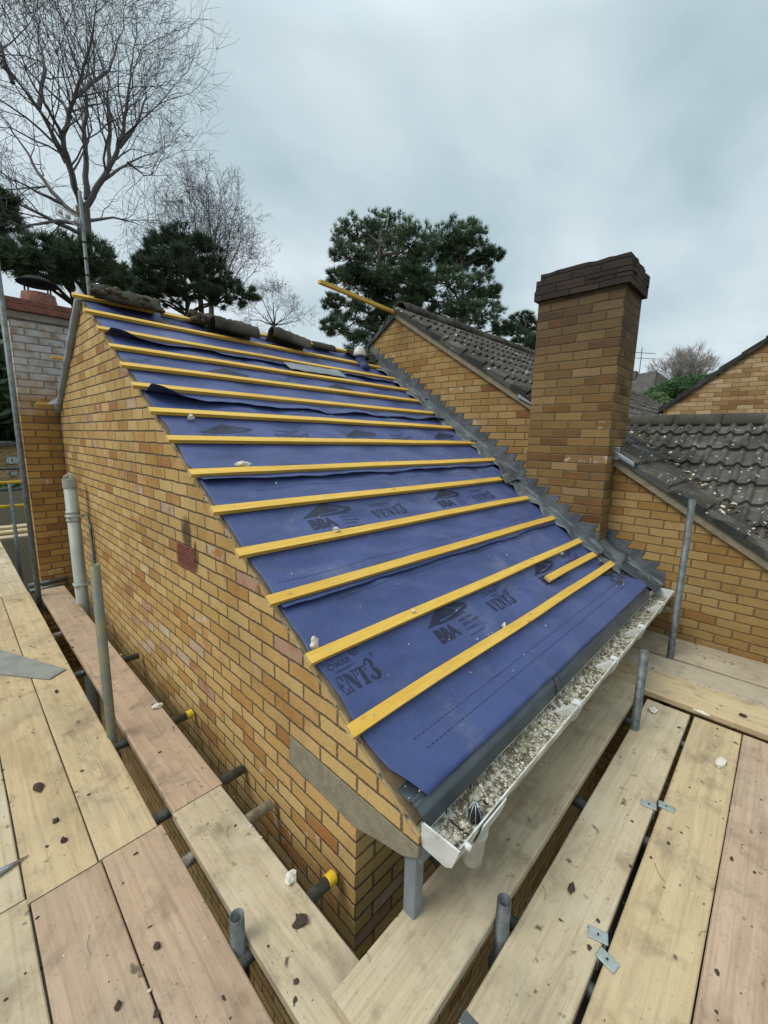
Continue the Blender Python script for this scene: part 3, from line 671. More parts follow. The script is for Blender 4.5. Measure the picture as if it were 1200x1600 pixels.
# ---- lead flashings: saw-toothed upstand plus dressed apron
def stepped(X, y0, y1, name='step_flashing', H=.075, z0=.476, up=.195, mat=m_lead_dark):
    """upstand on a wall at plane x = X between y1 (high end) and y0 (low end)"""
    pts = []; zl = lambda y: zp(y)+.02
    k0 = math.floor((zl(y0)+.07-z0)/H); k1 = math.ceil((zl(y1)+up-z0)/H)
    top = []
    for k in range(k1, k0-1, -1):
        z = z0+k*H; yt = (z-up+.01-.44)/SL; top.append((yt-.045, z)); top.append((yt-.015, z-H))
    P = [(y, z) for y, z in top if y0-.02 <= y <= y1+.02]
    # saw outline from the high end to the low one, teeth pointing down the slope
    out = []
    for k in range(k1, k0-1, -1):
        z = z0+k*H+.006*nz(k*3.1, X*7); yt = (z-up-.44)/SL+.045*nz(k*1.3, X)
        a, b = yt-.05, yt-.012
        if y0 <= a and b <= y1: out += [(a+.075/SL+.0, z), (a, z), (b, z-H)] if False else [(a, z), (b, z-H+.001)]
    if len(out) < 3: return
    poly = [(y1, out[0][1])]+out+[(y0, max(out[-1][1], zl(y0)+.04)), (y0, zl(y0)-.02), (y1, zl(y1)-.02)]
    mb = MB(); mb.poly([(X-.003, y, z) for y, z in poly], (-.004, 0, 0))
    return mb.build(name, mat, nb)
stepped(WX, 2.42, 3.42); stepped(WX-.001, 1.62, 2.44); stepped(WX, .905, 1.64); stepped(CX, .14, .96); stepped(WX, -.36, .142)
def apron(X, y0, y1, wid, name='lead_apron', seed=0, lift=.0, nu=None):
    nu = nu or max(6, int((y1-y0)/.02)); nv = 12
    def fn(i, j):
        y = y0+(y1-y0)*i/(nu-1.); s = j/(nv-1.); u = ((y+.05*seed)/.27) % 1.
        lipw = wid*(1+.22*nz(y*6, seed)+.10*max(0, math.sin(2*math.pi*y/.27)))
        x = X-.004-lipw*s; h = .030*math.exp(-s*9)+.026+.016*math.exp(-((s-.42)/.13)**2)+.020*s*math.sin(2*math.pi*u)*(.4+s)+.018*nz(y*8, s*3, seed)+.010*nz(y*21, s*7, seed)+lift-.018*sm(.75, 1, s)
        return V((x, y, zp(y)))+NR*h
    return MB().grid(fn, nu, nv).build(name, m_lead, nb, True, solid=.003)
apron(WX, 2.40, 3.50, .19, seed=1, lift=.008); apron(WX, 1.62, 2.46, .195, seed=2, lift=.004); apron(WX, .88, 1.68, .215, seed=3); apron(CX, .10, 1.01, .175, seed=4, lift=.006); apron(WX, -.33, .10, .12, seed=5, lift=.01)
MB().grid(lambda i, j: V((CX+.02-.25*j/9.+.02*nz(i, j), .93+.10*i/6.+.05*j/9., 0))+V((0, 0, zp(.93+.10*i/6.+.05*j/9.)+.075-.02*j/9.+.022*math.sin(i*1.1+j*.5))), 7, 10).build('lead_lap', m_lead, nb, True, solid=.003)
MB().grid(lambda i, j: V((WX-.01-.40*j/14.-.02*nz(i*.6, 3), .20-.25*i/10.-.05*j/14.+.02*nz(j*.5), 0))+V((0, 0, zp(.20-.25*i/10.-.05*j/14.)+.080+.024*math.exp(-((j-4)/2.5)**2)-.0045*j+.012*math.sin(i*.7+j*.2)+.007*nz(i*.5, j*.5))), 11, 15).build('lead_corner', m_lead, nb, True, solid=.003)
# ribbed plastic side channel running down to the gutter
def chn(i, j):
    s = j/11.; y = .13-.46*i/12.; return V((3.045+.21*s+.10*max(0, i-5)/7., y, zp(y)))+NR*(.034+(.012 if j in (2, 3, 6, 7, 10, 11) else 0))
MB().grid(chn, 13, 12).build('side_channel', m_tray, nb, solid=.002)

# ------------------------------------------------------------------ rear chimney, its cowl, aerial mast
rc = thing('brick_chimney', 'brick chimney stack with whitewashed upper courses and red tile cap', 'chimney', (0, 5.2, -2.5))
MB().box((-.335, 4.95, -2.5), (.45, 5.55, 2.66)).build('stack', m_rear, rc)
MB().box((-.36, 4.925, 2.662), (.475, 5.575, 2.735)).build('corbel_course', m_conc, rc, bevel=.006)
MB().box((-.385, 4.90, 2.737), (.50, 5.60, 2.80)).box((-.375, 4.91, 2.803), (.49, 5.59, 2.862)).build('clay_cap', m_redcap, rc, bevel=.006)
MB().tube([(-.03, 5.2, 2.86), (-.03, 5.2, 2.90), (-.03, 5.2, 3.0)], [.17, .165, .15], 24).build('chimney_pot', m_redcap, rc, True)
cw = MB().tube([(-.03, 5.2, 3.10), (-.03, 5.2, 3.112), (-.03, 5.2, 3.165)], [.185, .19, .10], 28)
cw.build('cowl', m_black, rc, True)
for k in range(4):
    a = k*math.pi/2+.5; MB().tube([(-.03+.14*math.cos(a), 5.2+.14*math.sin(a), 2.99), (-.03+.14*math.cos(a), 5.2+.14*math.sin(a), 3.11)], .008, 6).build('cowl_leg', m_black, rc)
ma = thing('aerial_mast', 'thin grey mast with a slatted television aerial panel behind the ridge', 'aerial', (.64, 6.0, 1.2))
MB().tube([(.63, 6., 1.2), (.63, 6., 4.56)], .022, 10).build('mast', m_tube, ma, True)
for z in (3.55, 3.75, 3.95): MB().tube([(.63, 6, z), (.63, 6, z+.02)], .0245, 10).build('mast_band', m_black, ma)
ae = MB()
A0, A1 = V((.36, 6.0, 4.20)), V((.60, 6.0, 4.12))
for z in (0, .115): ae.tube([A0+V((0, 0, z)), A1+V((0, 0, z-.0))], .009, 6)
for k in range(5):
    q = A0.lerp(A1, k/4.); ae.tube([q+V((0, 0, -.005)), q+V((0, 0, .125))], .006, 5)
for k in range(3):
    q = A0.lerp(A1, .15+k*.33); ae.box((q.x-.02, 5.985, q.z+.02), (q.x+.03, 6.0, q.z+.095))
ae.build('aerial_panel_frame', m_white, ma, True)
MB().tube([(.60, 6, 4.16), (.64, 6, 4.16)], .012, 6).build('mast_clamp', m_tube, ma)

# ------------------------------------------------------------------ scaffold boards
BZ = -.2
def board(u0, u1, v0, v1, along, top=BZ, mat=m_board, label='', group=None, band=(), th=.038):
    """along 'x' or 'y': long direction u0..u1, across v0..v1"""
    L, Wd = u1-u0, v1-v0; n = max(4, int(L/.12)); mb = MB(); sd = random.random()*50
    for i in range(n+1):
        x = -L/2+L*i/n; w = .0022*nz(x*1.6, sd); cup = .0015*nz(x*.8, sd+9)
        for (a, b) in ((-Wd/2+w, -th), (Wd/2+w, -th), (Wd/2+w, -.004), (Wd/2-.004+w, 0), (0, cup), (-Wd/2+.004+w, 0), (-Wd/2+w, -.004)): mb.v.append((x, a, b))
    for i in range(n):
        for j in range(7):
            a, b = i*7+j, i*7+(j+1) % 7; mb.f.append((a, a+7, b+7, b))
    mb.f.append(tuple(range(7))); mb.f.append(tuple(n*7+j for j in range(6, -1, -1)))
    c = ((u0+u1)/2, (v0+v1)/2, top) if along == 'x' else ((v0+v1)/2, (u0+u1)/2, top)
    o = mb.build('scaffold_board', mat, loc=c, rot=(0, 0, 0 if along == 'x' else math.pi/2)); tag(o, label, 'scaffold board', group)
    for e in band:
        xx = (-L/2+.05) if e < 0 else (L/2-.05)
        s = MB().box((xx-.018, -Wd/2-.002, -th-.002), (xx+.018, Wd/2+.002, .0022)); bb = s.build('end_band', m_tube); bb.parent = o
    return o
G1, G2, G3 = 'scaffold boards along the gable wall', 'scaffold boards along the gutter', 'scaffold boards along the neighbour wall'
board(-1.45, .797, -.402, -.174, 'y', mat=m_board, label='pale scaffold board beside the gable wall, passing under the gutter side boards', group=G1)
board(.803, 4.72, -.395, -.162, 'y', mat=m_board_red, label='long scaffold board tight to the gable wall, reaching back to the soil pipe', group=G1)
board(-1.6, .775, -.682, -.455, 'y', mat=m_board_red, label='warm tan scaffold board with the short open tube at its edge', group=G1)
board(.781, 4.72, -.690, -.470, 'y', mat=m_board_tan, label='long tan scaffold board the gable side standards rise beside', group=G1)
board(4.726, 8.4, -.700, -.478, 'y', mat=m_board, label='far scaffold board running past the brick chimney stack', group=G1)
board(-1.6, .770, -.908, -.687, 'y', mat=m_board_red, label='reddish pink scaffold board with two dark bark crumbs on it', group=G1)
board(.776, 4.72, -.914, -.695, 'y', mat=m_board_tan, label='scaffold board carrying the scatter of dark moss clods and the sheet end', group=G1)
board(4.726, 8.4, -.924, -.705, 'y', mat=m_board_tan, label='far scaffold board one in from the chimney side board', group=G1)
board(-1.6, .800, -1.140, -.914, 'y', mat=m_board, label='greyish scaffold board at the outer edge, below the steel spike', group=G1)
board(.806, 4.72, -1.146, -.920, 'y', mat=m_board, label='outer scaffold board under the grey sheet and the steel spike', group=G1)
board(4.726, 8.4, -1.15, -.93, 'y', mat=m_board, label='far outer scaffold board past the grey sheet', group=G1)
board(-1.6, 4.72, -1.372, -1.152, 'y', mat=m_board_red, label='outermost scaffold board on the gable side', group=G1)
board(-.312, 2.235, -.484, -.232, 'x', top=-.158, mat=m_board, label='raised scaffold board directly below the gutter, lapping over the gable side boards', group=G2)
board(-.10, 2.19, -.775, -.534, 'x', mat=m_board, label='pale scaffold board with dark bark flake and metal end band', group=G2, band=(-1,))
board(-.10, 2.195, -1.031, -.797, 'x', mat=m_board_tan, label='yellowish tan scaffold board outside the zinc clips', group=G2)
board(-.10, 2.20, -1.268, -1.036, 'x', mat=m_board_red, label='outermost scaffold board on the gutter side, brownish with dark smudges', group=G2)
board(-.10, 2.20, -1.50, -1.275, 'x', mat=m_board, label='scaffold board behind the viewer on the gutter side', group=G2)
board(-3.2, -.02, 3.187, 3.345, 'y', top=-.168, mat=m_board_grey, label='narrow scaffold board hard against the neighbour wall', group=G3)
board(-3.2, -.02, 2.918, 3.176, 'y', top=-.168, mat=m_board_grey, label='pale scaffold board behind the tall standard near the neighbour wall', group=G3)
board(-3.2, -.02, 2.605, 2.875, 'y', top=-.168, mat=m_board_grey, label='scaffold board just outside the wide dark gap by the tall standard', group=G3)
board(-3.2, -.02, 2.245, 2.600, 'y', top=-.168, mat=m_board_tan, label='broad scaffold board that the gutter side boards butt against', group=G3)

# ------------------------------------------------------------------ scaffold tubes
TR = .0242
def tube(name, a, b, mat, label, cat, group, parts=()):
    a, b = V(a), V(b); t = thing(name, label, cat, a, group)
    MB().pipe(a, b, TR, .004, 20).build('tube', mat, t, True)
    for nm, p, q, r, m in parts: MB().tube([p, q], r, 14).build(nm, m, t, False, bevel=.003)
    return t
GS, GT = 'upright scaffold standards', 'cross tubes under the gable side boards'
def coupler(p, ax): 
    p = V(p); ax = V(ax); return ('coupler', p-ax*.035, p+ax*.035, .036, m_tube)
Z = (0, 0, 1)
tube('scaffold_standard', (2.932, -.54, -2.5), (2.932-.01, -.53, 1.105), m_tube, 'tall scaffold standard standing against the neighbour wall, clear of the gutter end', 'scaffold tube', GS, [coupler((2.932, -.54, -.36), Z)])
tube('scaffold_standard', (1.79, -.558, -2.5), (1.782, -.555, .31), m_tube, 'short scaffold standard with open top in the gap outside the gutter', 'scaffold tube', GS, [coupler((1.79, -.558, -.36), Z)])
tube('scaffold_standard', (.235, -.509, -2.5), (.235, -.509, -.066), m_tube, 'cut off scaffold standard just clearing the boards in front of the gutter outlet', 'scaffold tube', GS, [coupler((.235, -.509, -.36), Z)])
tube('scaffold_standard', (-.456, 1.57, -2.5), (-.456, 1.566, .818), m_tube_warm, 'waist high scaffold standard with yellowish stain in front of the air brick wall', 'scaffold tube', GS, [coupler((-.456, 1.57, -.36), Z)])
tube('scaffold_standard', (-.415, 4.53, -2.5), (-.415, 4.50, 3.6), m_tube, 'very tall scaffold standard beside the rear brick chimney', 'scaffold tube', GS, [coupler((-.415, 4.53, -.36), Z)])
tube('scaffold_standard', (-.430, .128, -2.5), (-.430, .125, -.098), m_tube, 'open ended standard poking up through the gap between gable side boards', 'scaffold tube', GS, [coupler((-.430, .128, -.36), Z)])
for y, x1, m, lab, ye in ((.10, -.03, m_tube, 'dark cross tube with yellow cap touching the wall by the house corner', 1), (.585, -.025, m_tube_white, 'cross tube with flaking whitewash, second from the house corner', 0), (.885, -.015, m_tube, 'blue grey cross tube beside the board joint by the gable', 0),
                          (1.545, -.02, m_tube, 'cross tube with yellow cap, further back along the gable', 1), (2.58, -.03, m_tube, 'plain dark cross tube below the waist high standard, beyond the yellow cap', 0), (3.45, -.04, m_tube_white, 'short pale cross tube near the soil pipe foot', 0)):
    tube('scaffold_transom', (-1.30, y, -.2635), (x1, y, -.2635), m, lab, 'scaffold tube', GT,
         [('end_cap', V((x1-.035, y, -.2635)), V((x1+.003, y, -.2635)), TR+.0022, m_yellow)] if ye else ())
for x, lab in ((.33, 'cross tube under the gutter side boards near the cut off standard'), (1.06, 'cross tube in the dark gap midway along the gutter'), (1.93, 'cross tube in the gap close to the open topped standard')):
    tube('scaffold_transom', (x, -1.35, -.2635), (x, -.10, -.2635), m_tube, lab, 'scaffold tube', 'cross tubes under the gutter side boards')
tube('scaffold_ledger', (-.50, -1.4, -.335), (-.50, 8.3, -.335), m_tube, 'long ledger tube running below the gable side boards', 'scaffold tube', 'scaffold ledgers')
tube('scaffold_ledger', (-.45, -.60, -.335), (3.2, -.60, -.335), m_tube, 'long ledger tube running below the gutter side boards', 'scaffold tube', 'scaffold ledgers')
for y, z, lab in ((4.86, -.17, 'upper of two grey tubes lying across the foot of the rear chimney'), (4.79, -.215, 'lower of two grey tubes lying across the foot of the rear chimney')):
    tube('scaffold_tube', (-.46, y, z), (-.10, y+.02, z+.0), m_tube, lab, 'scaffold tube', 'tubes at the chimney foot')
# guard rail beyond the chimney
GR = 'guard rail tubes beyond the chimney'
for z, m, lab in ((.945, m_tube, 'top grey guard rail tube beyond the rear chimney'), (.735, m_yellow, 'upper yellow sleeved guard rail tube'), (.625, m_tube, 'grey guard rail tube between the two yellow ones'), (.372, m_yellow, 'lower yellow sleeved guard rail tube')):
    tube('guard_rail', (-2.2, 7.5, z), (.2, 7.5, z+.01), m, lab, 'guard rail', GR)
tube('scaffold_standard', (-.33, 7.46, -2.5), (-.305, 7.46, .735), m_tube, 'scaffold standard carrying the yellow guard rails', 'scaffold tube', GS)
for k in range(4): board(-1.6, .3, 8.0+.24*k, 8.22+.24*k, 'x', top=-.2+.05*(k % 2), mat=(m_board, m_board_tan)[k % 2], label=('first', 'second', 'third', 'last')[k]+' cross laid scaffold board beyond the guard rail', group='cross laid boards beyond the guard rail')
put(MB().box((-4, 10.2, -2.5), (1.0, 10.4, .33)), 'garden_wall', m_conc, 'low grey concrete garden wall beyond the guard rail', 'wall')
# clips
GC = 'zinc board clips'
for (x, y, w, lab) in ((.462, -.757, .3, 'zinc board clip nearer the gutter in the pair by the bark flake'), (.407, -.803, -.2, 'zinc board clip nearer the outer board in the pair by the bark flake'), (1.215, -.752, .2, 'zinc board clip on the pale board midway along the gap'), (1.262, -.815, .1, 'zinc board clip on the yellowish board midway along the gap')):
    t = thing('board_clip', lab, 'clip', (x, y, BZ), GC); mm = Matrix.Translation((x, y, BZ)) @ Matrix.Rotation(w, 4, 'Z')
    MB().box((-.021, -.032, .001), (.021, .032, .006), mm).build('plate', m_clip, t, bevel=.003)
    MB().box((-.02, -.026 if y > -.78 else .018, -.05), (.02, -.018 if y > -.78 else .026, .002), mm).build('plate_lip', m_clip, t)
    MB().tube([mm @ V((0, 0, .005)), mm @ V((0, 0, .0085))], .004, 8).build('rivet', m_iron_shade, t)

# ------------------------------------------------------------------ loose things lying about
def lying_ridge(p, q, r, label, seed, mossy, cat='ridge tile'):
    p, q = V(p), V(q); t = thing('loose_ridge_tile', label, cat, (p+q)/2, 'loose old ridge tiles on the stripped roof')
    half_round(p, q, r, 'shell', m_mossy, t, seed, mossy, 14, 14)
    if mossy > .2:
        mb = MB(); rg = random.Random(seed)
        for k in range(46):
            f = rg.random(); a = rg.random()*math.pi; d = (q-p).normalized(); s = d.cross(V((0, 0, 1))).normalized(); u = s.cross(d)
            mb.lump(p.lerp(q, f)+s*r*math.cos(a)*1.02+u*r*math.sin(a)*1.02, .018+.02*rg.random(), k, 1, .5, (1.2, 1.2, .8))
        mb.build('moss_tufts_foliage', m_dirt, t, True)
    return t
def rz(x, y, h): p = V((x, y, zp(y)))+NR*h; return tuple(p)
lying_ridge(rz(.06, 3.40, .02), rz(.56, 3.36, .02), .115, 'moss covered ridge tile still seated at the gable end of the ridge', 31, .42)
lying_ridge(rz(.86, 3.38, .02), rz(1.08, 3.40, .02), .075, 'short mossy ridge tile stub on the ridge behind the smooth brown one', 32, .4)
lying_ridge(rz(.99, 3.22, .045), rz(1.42, 3.17, .045), .125, 'brown half round ridge tile lying loose on the top battens', 33, .17)
lying_ridge(rz(1.66, 3.28, .06), rz(2.08, 3.18, .035), .12, 'curved ridge tile tipped open end toward the gable', 34, .2)
lying_ridge(rz(2.32, 3.38, .0), rz(2.64, 3.38, .0), .075, 'low flattish ridge tile under the lifted batten', 35, .15)
lying_ridge(rz(2.88, 3.36, .0), rz(3.16, 3.34, .0), .07, 'broken mossy ridge tile beside the white capped vent', 36, .35)
vt = thing('roof_vent', 'white capped vent pipe wrapped in blue membrane near the abutment', 'vent', rz(2.86, 3.10, 0))
vb_ = V(rz(2.90, 3.13, 0)); MB().tube([vb_+V((.03, -.06, -.06)), vb_+V((.015, -.03, .0)), vb_+V((.0, 0, .06)), vb_+V((-.015, .0, .15))], [.082, .070, .062, .058], 16).build('membrane_sleeve', m_under, vt, True)
MB().tube([vb_+V((-.015, 0, .12)), vb_+V((-.015, 0, .135)), vb_+V((-.018, 0, .20)), vb_+V((-.02, 0, .235))], [.080, .084, .066, .03], 16).build('cap', m_white, vt, True)
# rubble where the ridge meets the abutment
rb = MB(); rg = random.Random(11)
for k in range(60):
    x = 3.12+.20*rg.random(); y = 3.20+.30*rg.random(); rb.lump(rz(x, y, .02+.05*rg.random()), .02+.03*rg.random(), k, 1, .5)
tag(rb.build('mortar_rubble', m_mossy), 'mossy broken mortar heaped at the top of the abutment', 'rubble', kind='stuff')
# mortar lumps on the roof and boards
def lump(p, r, lab, sq=(1, 1, .7), m=m_lumpw, nm='mortar_lump', cat='mortar lump', group='mortar lumps', seed=0, rough=.5):
    mb = MB().lump(p, r, seed, 2, rough, sq); return put(mb, nm, m, lab, cat, group)
lump(rz(.31, 1.385, .022), .032, 'white mortar lump resting above a batten near the gable edge', (1.5, .8, .6), seed=1)
lump(rz(.19, 1.83, .02), .018, 'small white mortar lump by the rolled underlay edge', (1, .7, 1), seed=2)
lump(rz(.035, .315, .022), .022, 'upright white mortar chip at the end of the second lowest batten', (.8, .7, 1.3), seed=3)
lump(rz(.56, .815, .04), .020, 'rounded cream mortar lump sitting on the batten under the printing', (1.2, .8, .7), seed=4)
lump(rz(1.13, .03, .033), .014, 'grey white mortar chip midway along the lowest batten', (1, .7, 1), seed=5)
lump((-.190, .165, BZ+.014), .024, 'cream mortar lump beside the yellow capped tube', (1.1, .9, .9), seed=6)
lump((2.06, -.595, BZ+.012), .026, 'pale square mortar piece at the foot of the open topped standard', (1.4, .9, .35), seed=7)
lump((1.80, -.965, BZ+.010), .030, 'white mortar shard on the yellowish board', (1.5, .7, .35), seed=8)
lump((3.24, -.50, -.155), .04, 'white crust of mortar at the foot of the neighbour wall', (1.3, .6, .35), seed=9)
lump((2.20, -.83, -.158), .026, 'thin cream mortar strip where the boards butt together', (.4, 1.7, .3), seed=10)
lump((-.185, 1.66, BZ+.012), .024, 'white scrap beside the second yellow capped tube', (1.3, .8, .5), seed=11)
lump(rz(2.50, .245, .012), .018, 'cream mortar chip lodged above the offcut batten', (1.2, .8, .8), seed=12)
lump(rz(.62, .275, .04), .012, 'tiny white mortar chip on the second lowest batten', (1, .7, .8), seed=13)
def bark(p, r, lab, sq, seed): lump((p[0], p[1], BZ+.006), r, lab, sq, m_bark_bit, 'bark_flake', 'bark flake', 'dark bark and moss flakes on the boards', seed, .6)
bark((.555, -.632), .019, 'large dark bark flake on the pale board by the zinc clips', (1.2, .6, .35), 21)
bark((-.805, 1.40), .024, 'long clump of dark bark on the tan board by the gable', (.8, 1.5, .45), 22)
bark((-.78, 1.12), .012, 'round dark moss clod on the tan board', (1, 1, .8), 23)
bark((-.775, .98), .012, 'second dark moss clod, closer to the board joint', (.8, 1, .8), 24)
bark((-.765, .22), .010, 'dark crumb on the reddish pink board', (1, 1, .7), 25)
bark((-.63, .30), .011, 'dark crumb on the warm tan board by the gap', (.9, 1.2, .7), 26)
bark((-.60, 2.30), .014, 'dark bark flake on the long tan board beside the grey sheet', (.7, 1.3, .5), 27)
bark((-.245, .02), .022, 'soft grey moss clod at the end of the board by the house corner', (1.2, 1, .5), 28)
lump((2.36, -1.02, -.160), .018, 'dark bark flake on the broad cross board', (.8, 1.2, .4), m_bark_bit, 'bark_flake', 'bark flake', 'dark bark and moss flakes on the boards', 29, .6)
# fine litter
fine = MB(); rg = random.Random(3)
for k in range(330):
    if rg.random() < .5: x, y, z = -1.14+.97*rg.random(), -.2+5*rg.random()**1.3, BZ
    elif rg.random() < .6: x, y, z = 2.2*rg.random(), -1.26+.75*rg.random(), BZ
    else: x, y, z = 2.25+1.0*rg.random(), -1.4+1.2*rg.random(), -.168
    r = .0018+.006*rg.random()**4
    fine.lump((x, y, z+r*.3), r, k, 1, .6, (.6+1.6*rg.random(), .6+1.2*rg.random(), .6))
for k in range(16):                            # pine needles and thin twigs
    x, y = (-1.1+.9*rg.random(), -.1+3*rg.random()) if rg.random() < .5 else (.1+2.0*rg.random(), -1.2+.95*rg.random())
    z = BZ+.003 if y > -.236 or y < -.5 else -.155; a = rg.random()*6.3; l = .03+.05*rg.random(); d = V((math.cos(a), math.sin(a), 0))
    fine.tube([V((x, y, z)), V((x, y, z+.002))+d*l*.5+V((-d.y, d.x, 0))*.008, V((x, y, z))+d*l], .0007, 4)
tag(fine.build('board_litter', m_bark_bit), 'fine dark moss crumbs and needles scattered over the boards', 'litter', kind='stuff')
crumb = MB()
for k in range(150):
    x, y = .1+2.9*rg.random(), -.2+3.4*rg.random()**1.7; r = .0015+.0035*rg.random()**2; crumb.lump(rz(x, y, .012+r), r, k, 1, .5)
for k in range(60): x, y = -1.1+.95*rg.random(), -.2+4*rg.random(); r = .002+.005*rg.random()**2; crumb.lump((x, y, BZ+r*.5), r, k, 1, .5)
for k in range(60): x, y = 2.9*rg.random(), -.24+.1*rg.random(); r = .002+.004*rg.random()**2; crumb.lump(rz(x, y, .018), r, k, 1, .5)
tag(crumb.build('mortar_crumbs', m_lumpw), 'white mortar crumbs sprinkled over the blue underlay', 'crumbs', kind='stuff')
ts = T('gutter_silt', .95, .2); p_ = ts.pos(); cs_ = ts.mix(ts.step(ts.noise(34, p_, 6, .75), .38, .52), (.50, .47, .39), (.11, .09, .055))
cs_ = ts.mix(ts.math('MULTIPLY', ts.step(ts.noise(9, p_, 5, .65), .5, .66), .7), cs_, (.30, .29, .19)); cs_ = ts.mix(ts.step(ts.noise(70, p_, 4, .7), .57, .63), cs_, (.72, .70, .64)); ts.col(cs_); ts.bump(ts.noise(45, p_, 6, .7), .6, .008)
tag(MB().grid(lambda i, j: (.03+3.26*i/500., -.306-.132*j/14., .183+.004*nz(i*.11, j*.5)+.004*nz(i*.37, j*.9, 4)+.010*max(0, nz(i*.05, j*.3, 8))+.030*(abs(j-7)/7.)**6), 501, 15).build('gutter_silt', ts.m, None, True), 'crusted pale silt lining the white gutter', 'silt', kind='stuff')
gw = MB(); gd = MB()
for k in range(500):
    x = .04+3.22*rg.random(); y = -.428+.112*rg.random()**.8; c = nz(x*6, y*20, 3)
    if x < .14: y = -.42+.06*rg.random()
    r = .0014+.0056*rg.random()**3; z = .186+r*.3+.012*max(0, 1-abs(y+.40)/.05)
    (gd if c+.30*(y+.37)/.05 > .20+.45*(rg.random()-.5) else gw).lump((x, y, z), r, k, 1, .5, (1.3, 1, .7))
for k in range(9): gw.lump((.05+.07*rg.random(), -.40+.05*rg.random(), .195), .008+.009*rg.random(), k, 1, .4)
for k in range(12): gw.lump((.26+.10*rg.random(), -.42+.09*rg.random(), .19), .006+.008*rg.random(), k+30, 1, .4)
m_lumpg = mottled('grimy_mortar_bits', (.46, .43, .35), (.34, .31, .23), 50, .95, 0, .4)
tag(gw.build('gutter_mortar_rubble', m_lumpg), 'white mortar rubble filling the white gutter', 'rubble', kind='stuff')
for k in range(220):
    x = 2.65+.5*rg.random()**.7; y = .06-.20*rg.random(); r = .003+.008*rg.random()**2
    if x > 2.7+.3*(.06-y): gd.lump(rz(x, y, .014), r, k, 1, .5)
tag(gd.build('gutter_moss', m_dirt), 'brown moss and grit in the gutter and roof corner', 'moss', kind='stuff')
# grey sheet and steel spike
gs = MB(); cx_, cy_ = -.70, 2.85
ptS = [(-.83, 3.12), (-.80, 3.30), (-.497, 2.62), (-.61, 2.50), (-.90, 2.93)]
gs.poly([(-.99, 3.02, BZ+.004), (-.61, 2.50, BZ+.004), (-.50, 2.58, BZ+.004), (-.80, 3.26, BZ+.004), (-1.02, 3.36, BZ+.004)], (0, 0, .005))
put(gs, 'roofing_sheet', m_slate, 'thin grey sheet offcut lying slantwise across the outer boards', 'sheet', bevel=.001)
put(MB().tube([(-1.20, .925, BZ+.022), (-1.02, .975, BZ+.018), (-.955, .987, BZ+.012), (-.885, 1.0, BZ+.006)], [.017, .015, .010, .0012], 12), 'steel_spike', m_steel, 'pointed steel spike lying across the outer scaffold boards', 'tool', smooth=True)
# ground plants seen below the chimney foot
pl = MB(); rg = random.Random(9)
for k in range(500):
    x, y = -.50+.35*rg.random(), 4.85+1.2*rg.random(); z = -1.3+.55*rg.random(); a = rg.random()*6.3; r = .03+.03*rg.random(); c = V((x, y, z))
    d = V((math.cos(a), math.sin(a), .4*rg.random())).normalized()*r; e = d.cross(V((0, 0, 1))).normalized()*r*.45
    pl.add([c-d, c+e, c+d, c-e], [(0, 1, 2, 3)])
put(pl, 'garden_shrub', m_ivy, 'small green shrub below the boards by the rear chimney', 'shrub')

# unseen close boarded fences, added to block light under the scaffold boards
m_fence = wood('fence_timber', (.16, .12, .08), (.11, .085, .06), (.06, .045, .03), 1., .9, .4)
def fence(a, b, label):
    a, b = V(a), V(b); d = (b-a).normalized(); L = (b-a).length; nn = V((-d.y, d.x, 0)); t = thing('garden_fence', label, 'fence', a, 'added light-blocking fences'); n = int(L/.13); mb = MB()
    for k in range(n): p = a+d*(k*.13)+nn*(.008*(k % 2)); mb.poly([p, p+d*.125, p+d*.125+V((0, 0, 1.95)), p+V((0, 0, 1.95))], nn*.018)
    mb.build('fence_planks', m_fence, t)
    for k in range(int(L/2.4)+1): p = a+d*(k*2.4)-nn*.06; MB().box((p.x-.04, p.y-.04, p.z), (p.x+.04, p.y+.04, p.z+2.02)).build('post', m_fence, t)
fence((-3.4, -4.6, -2.5), (-3.4, 9.8, -2.5), 'unseen added fence along the side, blocking light below the scaffold')
fence((8, -4.6, -2.5), (-3.4, -4.6, -2.5), 'unseen added fence across the front, blocking light below the scaffold')

